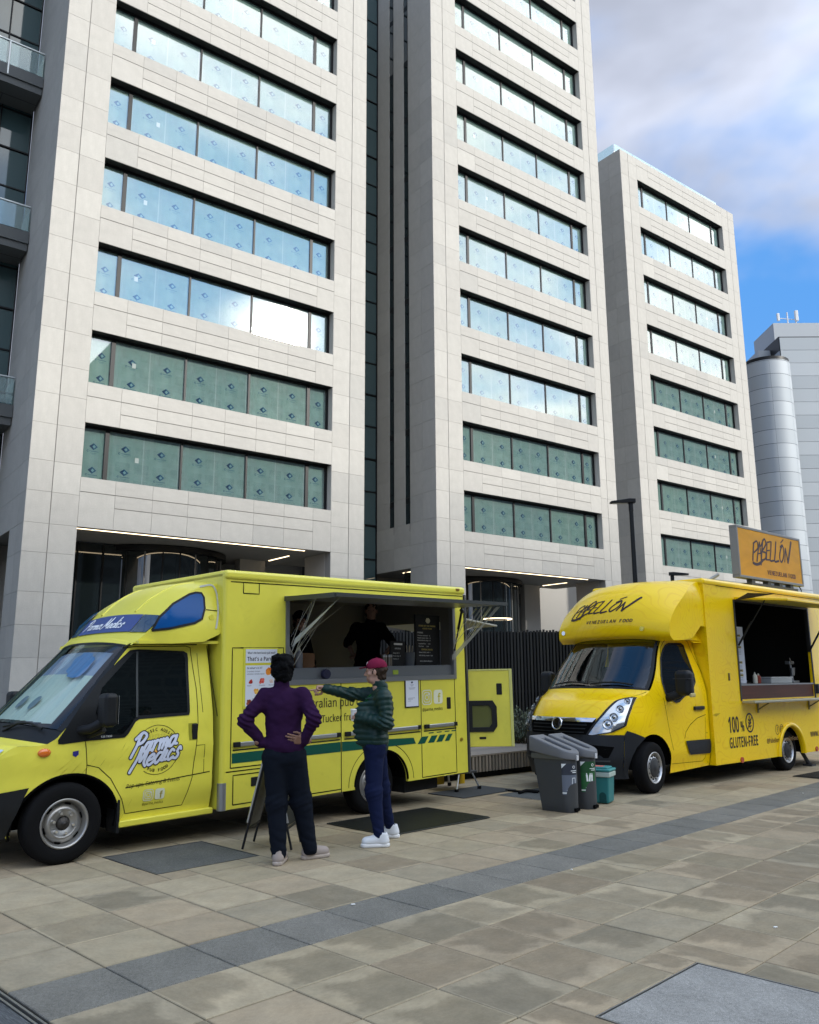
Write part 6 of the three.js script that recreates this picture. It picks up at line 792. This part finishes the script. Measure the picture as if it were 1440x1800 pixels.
// a hand: wrist at the origin, fingers along +y, palm facing +z, thumb on +x (side = 1) or -x
function handGeo(side, curl, thumb = 0.5, spread = 1) {
  const p = [cap([0, -0.05, 0], [0, 0.01, 0], 0.027, 0.026, 0.02), cap([-0.024, 0.03, 0], [-0.026, 0.082, 0], 0.015, 0.013, 0.02), cap([0, 0.025, 0], [0, 0.088, 0], 0.017, 0.013, 0.02), cap([0.024, 0.03, 0], [0.026, 0.085, 0], 0.016, 0.013, 0.02)];
  const F = [[0.030, 0.088, [0.041, 0.025, 0.021], 0.0092], [0.010, 0.093, [0.045, 0.029, 0.022], 0.0095], [-0.011, 0.089, [0.041, 0.026, 0.021], 0.009], [-0.030, 0.080, [0.032, 0.020, 0.019], 0.0082]];
  F.forEach(([x, y, L, r], i) => { let a = [side * x, y - 0.008, 0], ang = 0, sp = side * (x * 2.4) * spread; L.forEach((l, j) => { ang += curl[i] * [0.9, 1.15, 0.8][j]; const b = [a[0] + l * Math.sin(sp) * Math.cos(ang), a[1] + l * Math.cos(ang) * Math.cos(sp), a[2] + l * Math.sin(ang)]; p.push(cap(a, b, r * (1 - 0.07 * j), r * (0.93 - 0.08 * j), 0.006)); a = b; }); });
  const t0 = [side * 0.022, 0.018, 0.006], t1 = [side * 0.050, 0.046, 0.016 + 0.02 * thumb], t2 = [side * (0.062 - 0.02 * thumb), 0.078, 0.022 + 0.035 * thumb], t3 = [side * (0.062 - 0.04 * thumb), 0.102, 0.026 + 0.05 * thumb];
  p.push(cap(t0, t1, 0.016, 0.012, 0.012), cap(t1, t2, 0.0115, 0.0105, 0.006), cap(t2, t3, 0.0105, 0.009, 0.005));
  return meshOf(p, 0.0036, null, 0.012);
}
function aim(g, at, dir, palm, s = 1) { const y = V3(...dir).normalize(), z = V3(...palm); z.addScaledVector(y, -z.dot(y)).normalize(); const x = V3().crossVectors(y, z); return g.applyMatrix4(new THREE.Matrix4().makeBasis(x, y, z).scale(V3(s, s, s)).setPosition(...at)); }
const SKIN = { light: phys(0.42, 0.24, 0.175, 0.55, { sheen: 0.2 }), tan: phys(0.22, 0.115, 0.075, 0.55), dim: phys(0.30, 0.17, 0.12, 0.6) };
const knit = (s) => dataTex(128, 128, (u, v) => 0.8 + 0.25 * tileN(u, v, s, 3, 3) + 0.1 * tileN(u, v, 40, 5, 1));
// J: joints; R: radii of the clothes
function person(at, turn, label, J, o) {
  const g = thing('person', label, 'person', at, turn), limb = (a, b, ra, rb, k = 0.04, x = {}) => ({ ...cap(J[a], J[b], ra, rb, k), ...x });
  const W = o.w || 1, n = fbm, chest = J.chest, waist = J.waist, hipC = [(J.hipL[0] + J.hipR[0]) / 2, J.hipL[1], (J.hipL[2] + J.hipR[2]) / 2], shC = J.neck, tr = o.torso;
  const shoulders = cap(J.shL, J.shR, 0.055, 0.055, 0.05);
  const core = (e) => [ell(chest, [tr[0] + e, 0.19 + e, tr[1] + e], 0.08, o.yaw), ell(waist, [tr[0] * 0.88 + e, 0.17 + e, tr[1] * 0.95 + e], 0.09, o.yaw), { ...shoulders, ra: 0.055 + e, rb: 0.055 + e, k: 0.08 }];
  const skin = [...core(-0.03), cap(J.neck, J.head, 0.052, 0.05, 0.04), ell(hipC, [tr[0] * 0.8, 0.12, tr[1] * 0.8], 0.06, o.yaw), limb('shL', 'elL', 0.04, 0.034), limb('elL', 'wrL', 0.034, 0.026), limb('shR', 'elR', 0.04, 0.034), limb('elR', 'wrR', 0.034, 0.026), limb('hipL', 'knL', 0.07, 0.05), limb('knL', 'anL', 0.048, 0.035), limb('hipR', 'knR', 0.07, 0.05), limb('knR', 'anR', 0.048, 0.035)];
  const parts = [meshOf(skin, 0.015)];
  const hd = headGeo().scale(o.hs || 1, o.hs || 1, o.hs || 1).rotateX(o.nod || 0).rotateY(o.look).translate(...J.head); parts.push(hd); for (const h of o.hands) parts.push(h);
  add('body', join(parts), o.skin, g);
  if (o.eyes) for (const s of [-1, 1]) add('eye', new THREE.SphereGeometry(0.006, 8, 8).translate(s * 0.031, 0.007, 0.0845).rotateX(o.nod || 0).rotateY(o.look).translate(...J.head), std(0.02, 0.015, 0.01, 0.2), g);
  // trousers
  const t = o.tr, leg = [ell(hipC, [tr[0] * 0.93, 0.13, tr[1] * 1.0], 0.06, o.yaw), limb('hipL', 'knL', t[0], t[1], 0.05), limb('knL', 'anL', t[1], t[2], 0.05), limb('hipR', 'knR', t[0], t[1], 0.05), limb('knR', 'anR', t[1], t[2], 0.05)];
  add('trousers', meshOf(leg, 0.009, (d, x, y, z) => Math.max(d - 0.010 * n(x * 9, y * 4, z * 9 + 3, 3) - 0.022 * n(x * 5 + 4, y * 17 + x * 8, z * 5, 2) * smooth(0.5, 0.08, y) - 0.016 * n(x * 5, y * 24 - x * 10, z * 5, 2) * smooth(0.18, 0.02, Math.abs(y - 0.52)) - 0.016 * n(x * 8 + y * 9, y * 12 - x * 6, z * 6, 2) * smooth(0.68, 0.85, y), y - o.waistY, o.hem - y)), o.trousers, g);
  // top
  const s = o.sl, rid = o.ridge ? { ridge: 0.007, step: 0.052 } : {};
  const top = [...core(0.0), cap(J.neck, [J.neck[0] + (J.head[0] - J.neck[0]) * 0.4, J.neck[1] + 0.035, J.neck[2] + (J.head[2] - J.neck[2]) * 0.3], 0.064, 0.066, 0.03), ell([hipC[0], o.topHem + 0.05, hipC[2]], [tr[0] * 1.0, 0.12, tr[1] * 1.06], 0.05, o.yaw), limb('shL', 'elL', s[0], s[1], 0.05, rid), ...(o.short ? [] : [limb('elL', 'wrL', s[1], s[2], 0.04, rid)]), limb('shR', 'elR', s[0], s[1], 0.05, rid), ...(o.short ? [] : [limb('elR', 'wrR', s[1], s[2], 0.04, rid)]), ...(o.extra || [])];
  const onArm = (x, y, z) => Math.min(...[['shL', 'elL'], ['elL', 'wrL'], ['shR', 'elR'], ['elR', 'wrR']].map(([a, b]) => Math.hypot(x - (J[a][0] + J[b][0]) / 2, y - (J[a][1] + J[b][1]) / 2, z - (J[a][2] + J[b][2]) / 2)));
  add(o.topName, meshOf(top, o.short ? 0.014 : 0.0095, (d, x, y, z) => {
    if (o.ridge) d -= 0.008 * (Math.abs(Math.sin((y + 0.02 * n(x * 4, y * 2, z * 4, 2)) / 0.055 * Math.PI)) - 0.6) * smooth(1.46, 1.40, y) * smooth(0.10, 0.16, onArm(x, y, z));
    d -= 0.008 * n(x * 8 + 1, y * 6, z * 8, 3) + 0.020 * n(x * 7 + y * 10, y * 8 - x * 9, z * 6, 2) * (o.ridge ? 0.3 : 1) + (o.ridge ? 0 : 0.014 * n(x * 5, y * 26, z * 5, 2) * smooth(1.12, 0.98, y)); if (!o.short) for (const e of [J.elL, J.elR]) { const q = Math.hypot(x - e[0], y - e[1], z - e[2]); d -= 0.009 * smooth(0.16, 0.03, q) * Math.sin((y + x * 0.5 + 0.02 * n(x * 9, y * 9, z * 9, 2)) * 130); }
    return Math.max(d, o.topHem - y);
  }), o.top, g);
  if (o.collar) add('collar', meshOf([cap([J.neck[0], J.neck[1] + 0.005, J.neck[2]], [J.neck[0] + (J.head[0] - J.neck[0]) * 0.35, J.neck[1] + 0.055, J.neck[2]], 0.072, 0.068), { ...cap([J.neck[0], J.neck[1] + 0.04, J.neck[2]], [J.neck[0] + (J.head[0] - J.neck[0]) * 0.5, J.neck[1] + 0.2, J.neck[2]], 0.058, 0.058), sub: true }], 0.006, (d, x, y) => Math.max(d, y - J.neck[1] - 0.065)), o.top, g);
  if (o.band) add('hem_band', meshOf([ell([hipC[0], o.topHem, hipC[2]], [tr[0] * 0.97, 0.13, tr[1] * 1.02], 0, o.yaw)], 0.009, (d, x, y) => Math.max(d - 0.006, y - o.topHem - 0.005, o.topHem - 0.05 - y)), o.band, g);
  // hair and shoes
  if (o.hair) add('hair', meshOf(o.hair.map((q) => q), 0.006, (d, x, y, z) => d - 0.030 * n(x * 20, y * 20, z * 20, 3) - 0.006 * n(x * 60, y * 50, z * 60, 2)).scale(o.hs || 1, o.hs || 1, o.hs || 1).rotateX(o.nod || 0).rotateY(o.look).translate(...J.head), o.hairMat, g);
  for (const [foot, yaw, k] of o.feet) { const sh = new THREE.Group(); sh.name = 'shoe'; g.add(sh); sh.position.set(foot[0], foot[2] || 0, foot[1]); sh.rotation.y = yaw;
    add('upper', meshOf([cap([0, 0.055, -0.045], [0, 0.105, -0.035], 0.046, 0.05, 0.03), cap([0, 0.055, -0.05], [0, 0.05, 0.13], 0.043, 0.040, 0.03), cap([0, 0.085, 0.0], [0, 0.055, 0.11], 0.036, 0.034, 0.03), { ...cap([0, 0.12, -0.035], [0, 0.19, -0.04], 0.036, 0.04), sub: true }], 0.006, (d, x, y) => Math.max(d, 0.022 - y), 0.02), o.shoe, sh);
    add('sole', meshOf([cap([0, 0.02, -0.06], [0.0, 0.02, 0.135], 0.046, 0.044, 0.02)], 0.007, (d, x, y) => Math.max(d, y - 0.034, 0.001 - y), 0.02), o.sole, sh);
    if (o.laces) add('laces', [0, 1, 2, 3].map((q) => bar([-0.022, 0.104 - q * 0.009, 0.012 + q * 0.022], [0.022, 0.102 - q * 0.009, 0.018 + q * 0.022], 0.004, 5)), o.sole, sh); }
  return g;
}
// man in purple, seen from behind, hands on his hips (local axes: x to the right of the picture, z towards the viewer)
const akimbo = { head: [-0.065, 1.665, -0.03], neck: [-0.055, 1.515, -0.005], chest: [-0.035, 1.315, 0], waist: [-0.025, 1.07, 0.0], shL: [-0.205, 1.435, 0.01], shR: [0.14, 1.44, 0.0], elL: [-0.365, 1.225, 0.10], wrL: [-0.225, 1.03, 0.03], elR: [0.262, 1.235, 0.10], wrR: [0.165, 1.045, 0.04], hipL: [-0.10, 0.90, 0.01], hipR: [0.075, 0.90, -0.02], knL: [-0.072, 0.50, 0.02], knR: [0.135, 0.50, -0.09], anL: [-0.035, 0.09, 0.07], anR: [0.215, 0.09, -0.12] };
const relaxed = [0.35, 0.4, 0.45, 0.5];
person([-1.13, 0, -7.75], 0, 'man in a purple fleece and dark trousers seen from behind with hands on hips', akimbo, {
  torso: [0.178, 0.118], yaw: 0, skin: SKIN.tan, look: Math.PI + 0.35, nod: 0, eyes: true, tr: [0.112, 0.090, 0.066], waistY: 1.0, hem: 0.045, topHem: 0.945, sl: [0.072, 0.061, 0.047], topName: 'fleece', collar: true,
  top: std(0.027, 0.0095, 0.037, 0.95, 0), trousers: std(0.0065, 0.009, 0.015, 0.85), shoe: std(0.34, 0.29, 0.26, 0.8), sole: std(0.42, 0.36, 0.31, 0.8), hairMat: std(0.003, 0.003, 0.0035, 0.8),
  hair: [ell([0, 0.052, -0.028], [0.098, 0.092, 0.106], 0.03), ell([0, -0.03, -0.068], [0.088, 0.088, 0.062], 0.04), ell([-0.05, 0.11, 0.01], [0.06, 0.045, 0.07], 0.03), ell([0.045, 0.115, -0.03], [0.06, 0.04, 0.07], 0.03), ell([0.082, 0.01, -0.03], [0.022, 0.06, 0.045], 0.02), ell([-0.082, 0.01, -0.03], [0.022, 0.06, 0.045], 0.02), { ...ell([0, -0.02, 0.12], [0.075, 0.09, 0.08], 0), sub: true }],
  hands: [aim(handGeo(1, relaxed, 0.2), [-0.225, 1.03, 0.02], [0.55, -0.05, -0.75], [0.85, 0.1, 0.55]), aim(handGeo(-1, [0.2, 0.25, 0.3, 0.35], 0.2), [0.165, 1.045, 0.045], [-0.72, 0.12, 0.55], [-0.4, 0.2, -0.9])],
  feet: [[[-0.03, 0.05], Math.PI - 0.1, 1], [[0.23, -0.16], Math.PI - 1.0, 1]],
});
// man in the green quilted jacket, facing left, pointing with his far arm
const gj = { head: [-0.025, 1.655, -0.01], neck: [0.03, 1.50, -0.01], chest: [0.025, 1.30, -0.01], waist: [-0.02, 1.06, -0.01], shL: [0.065, 1.415, 0.165], shR: [0.02, 1.43, -0.175], elL: [0.10, 1.155, 0.225], wrL: [-0.155, 1.205, 0.135], elR: [-0.29, 1.43, -0.19], wrR: [-0.545, 1.49, -0.15], hipL: [-0.03, 0.92, 0.085], hipR: [-0.02, 0.92, -0.10], knL: [-0.035, 0.50, 0.12], knR: [0.03, 0.50, -0.21], anL: [0.02, 0.10, 0.14], anR: [0.11, 0.10, -0.32] };
{
  const jacket = std(0.0055, 0.027, 0.021, 0.45, 0, {}), G = person([-0.33, 0, -8.56], 0, 'man in a green quilted jacket and burgundy cap pointing at the lime truck', gj, {
    torso: [0.132, 0.185], yaw: 0, skin: SKIN.light, look: -Math.PI / 2 - 0.12, nod: 0, eyes: true, tr: [0.098, 0.078, 0.052], waistY: 1.0, hem: 0.085, topHem: 0.93, sl: [0.076, 0.064, 0.050], topName: 'jacket', collar: true, ridge: true, band: std(0.022, 0.04, 0.034, 0.9),
    top: jacket, trousers: std(0.009, 0.014, 0.045, 0.85), shoe: std(0.66, 0.68, 0.70, 0.7), sole: std(0.74, 0.74, 0.73, 0.7), laces: true, hairMat: std(0.035, 0.022, 0.014, 0.7),
    hair: [ell([0, 0.02, -0.035], [0.081, 0.075, 0.085], 0.02), ell([0, -0.045, -0.06], [0.066, 0.05, 0.045], 0.02), cap([0.071, 0.02, 0.012], [0.070, -0.012, 0.022], 0.006, 0.004, 0.01), cap([-0.071, 0.02, 0.012], [-0.070, -0.012, 0.022], 0.006, 0.004, 0.01), { ...ell([0, -0.02, 0.125], [0.09, 0.11, 0.085], 0), sub: true }],
    extra: [ell([-0.135, 1.15, 0.115], [0.105, 0.235, 0.03], 0.05), ell([-0.09, 1.16, -0.13], [0.08, 0.23, 0.03], 0.05)],
    hands: [aim(handGeo(1, [0.75, 0.75, 0.78, 0.8], 0.9, 0.3), [-0.155, 1.208, 0.135], [-0.93, 0.22, -0.12], [0.15, 0.05, -1]), aim(handGeo(-1, [0.06, 1.0, 1.1, 1.15], 0.7, 0.3), [-0.545, 1.49, -0.15], [-0.98, 0.06, 0.04], [-0.1, -0.75, 0.6])],
    feet: [[[0.02, 0.145], -Math.PI / 2 + 0.12, 1], [[0.11, -0.325], -Math.PI / 2 - 0.15, 1]],
  });
  const burg = std(0.17, 0.014, 0.042, 0.85), H = (g) => g.rotateY(-Math.PI / 2 - 0.12).translate(...gj.head);
  add('cap', H(join([meshOf([ell([0, 0.052, -0.012], [0.089, 0.088, 0.108], 0)], 0.006, (d, x, y, z) => Math.max(d, 0.035 - 0.10 * z - y))])), burg, G);
  add('cap_peak', H(new THREE.CylinderGeometry(0.088, 0.088, 0.007, 28, 1, false, -Math.PI / 2, Math.PI).scale(1, 1, 1.05).rotateX(0.20).translate(0, 0.052, 0.078)), burg, G); add('cap_emblem', H(new THREE.CylinderGeometry(0.018, 0.018, 0.004, 14).rotateX(Math.PI / 2 - 0.5).translate(0, 0.085, 0.088)), std(0.7, 0.65, 0.66, 0.7), G); add('cap_button', H(new THREE.SphereGeometry(0.008, 8, 6).translate(0, 0.141, -0.012)), burg, G);
  add('tee_shirt', meshOf([ell([-0.05, 1.2, 0.0], [0.115, 0.24, 0.13], 0)], 0.012), std(0.005, 0.05, 0.014, 0.9), G); add('stubble', H(meshOf([ell([0, -0.075, 0.037], [0.049, 0.036, 0.052], 0.02)], 0.005, (d, x, y, z) => Math.max(d - 0.001, y + 0.066 + 0.6 * Math.max(0, 0.06 - z) * 0))), phys(0.27, 0.155, 0.11, 0.6), G);
  const cup = thing('drinks_cup', 'small white paper cup held by the man in the green jacket', 'cup', [-0.33 - 0.232, 1.175, -8.56 + 0.105]); add('cup_body', new THREE.CylinderGeometry(0.038, 0.029, 0.105, 24).translate(0, 0.055, 0), std(0.72, 0.71, 0.68, 0.6), cup); add('lid', [new THREE.CylinderGeometry(0.036, 0.041, 0.014, 24).translate(0, 0.112, 0)], std(0.75, 0.74, 0.7, 0.5), cup);
}
// two of the staff inside the lime truck
{
  const base = { torso: [0.178, 0.118], yaw: 0, skin: SKIN.dim, nod: 0.05, eyes: true, tr: [0.10, 0.085, 0.07], waistY: 1.0, hem: 0.05, topHem: 0.92, sl: [0.075, 0.066, 0.05], topName: 'tee_shirt', short: true, trousers: std(0.006, 0.006, 0.007, 0.9), top: std(0.005, 0.005, 0.006, 0.9), shoe: std(0.02, 0.02, 0.02, 0.7), sole: std(0.03, 0.03, 0.03, 0.7), hairMat: std(0.008, 0.007, 0.006, 0.7), hair: [ell([0, 0.05, -0.025], [0.084, 0.078, 0.10], 0.03), ell([0, -0.02, -0.065], [0.075, 0.07, 0.05], 0.03), { ...ell([0, -0.02, 0.11], [0.08, 0.08, 0.075], 0), sub: true }], feet: [[[-0.03, 0.05], Math.PI, 1], [[0.2, -0.12], Math.PI - 0.5, 1]] };
  const hands = () => [aim(handGeo(1, relaxed, 0.2), [-0.225, 1.03, 0.035], [0.65, -0.10, 0.62], [0.5, 0.2, -0.85]), aim(handGeo(-1, relaxed, 0.2), [0.165, 1.045, 0.045], [-0.72, 0.12, 0.55], [-0.4, 0.2, -0.9])];
  person(onP(4.42, 0.76, -1.0).toArray(), YT + Math.PI - 0.75, 'man in a black tee shirt standing inside the lime truck with hands on hips', akimbo, { ...base, look: Math.PI, hands: hands() });
  const Q = { ...akimbo, elL: [-0.25, 1.16, -0.05], wrL: [-0.20, 1.02, -0.25], elR: [0.2, 1.16, -0.05], wrR: [0.15, 1.02, -0.25] }, hq = onP(2.98, 0.58, -0.72);
  const w = person(hq.toArray(), YT + Math.PI + 0.2, 'person in a dark cap and glasses working at the left end of the serving hatch', Q, { ...base, look: Math.PI - 0.7, hands: [aim(handGeo(1, relaxed), Q.wrL, [0.1, -0.3, -0.9], [0.2, -0.9, 0.2]), aim(handGeo(-1, relaxed), Q.wrR, [-0.1, -0.3, -0.9], [-0.2, -0.9, 0.2])] });
  const H = (g) => g.rotateX(0.05).rotateY(Math.PI - 0.7).translate(...Q.head), m = std(0.006, 0.006, 0.007, 0.8);
  add('cap', H(meshOf([ell([0, 0.052, -0.012], [0.090, 0.090, 0.108], 0)], 0.008, (d, x, y) => Math.max(d, 0.04 - y))), m, w); add('cap_peak', H(new THREE.CylinderGeometry(0.085, 0.085, 0.007, 24, 1, false, -Math.PI / 2, Math.PI).rotateX(0.2).translate(0, 0.055, 0.078)), m, w);
  add('glasses', H(join([-1, 1].map((s) => new THREE.TorusGeometry(0.024, 0.003, 6, 20).translate(s * 0.032, 0.008, 0.100)).concat([bar([-0.075, 0.01, 0.0], [-0.055, 0.01, 0.098], 0.003, 5), bar([0.075, 0.01, 0.0], [0.055, 0.01, 0.098], 0.003, 5)]))), m, w);
}

renderer.render(scene, camera);
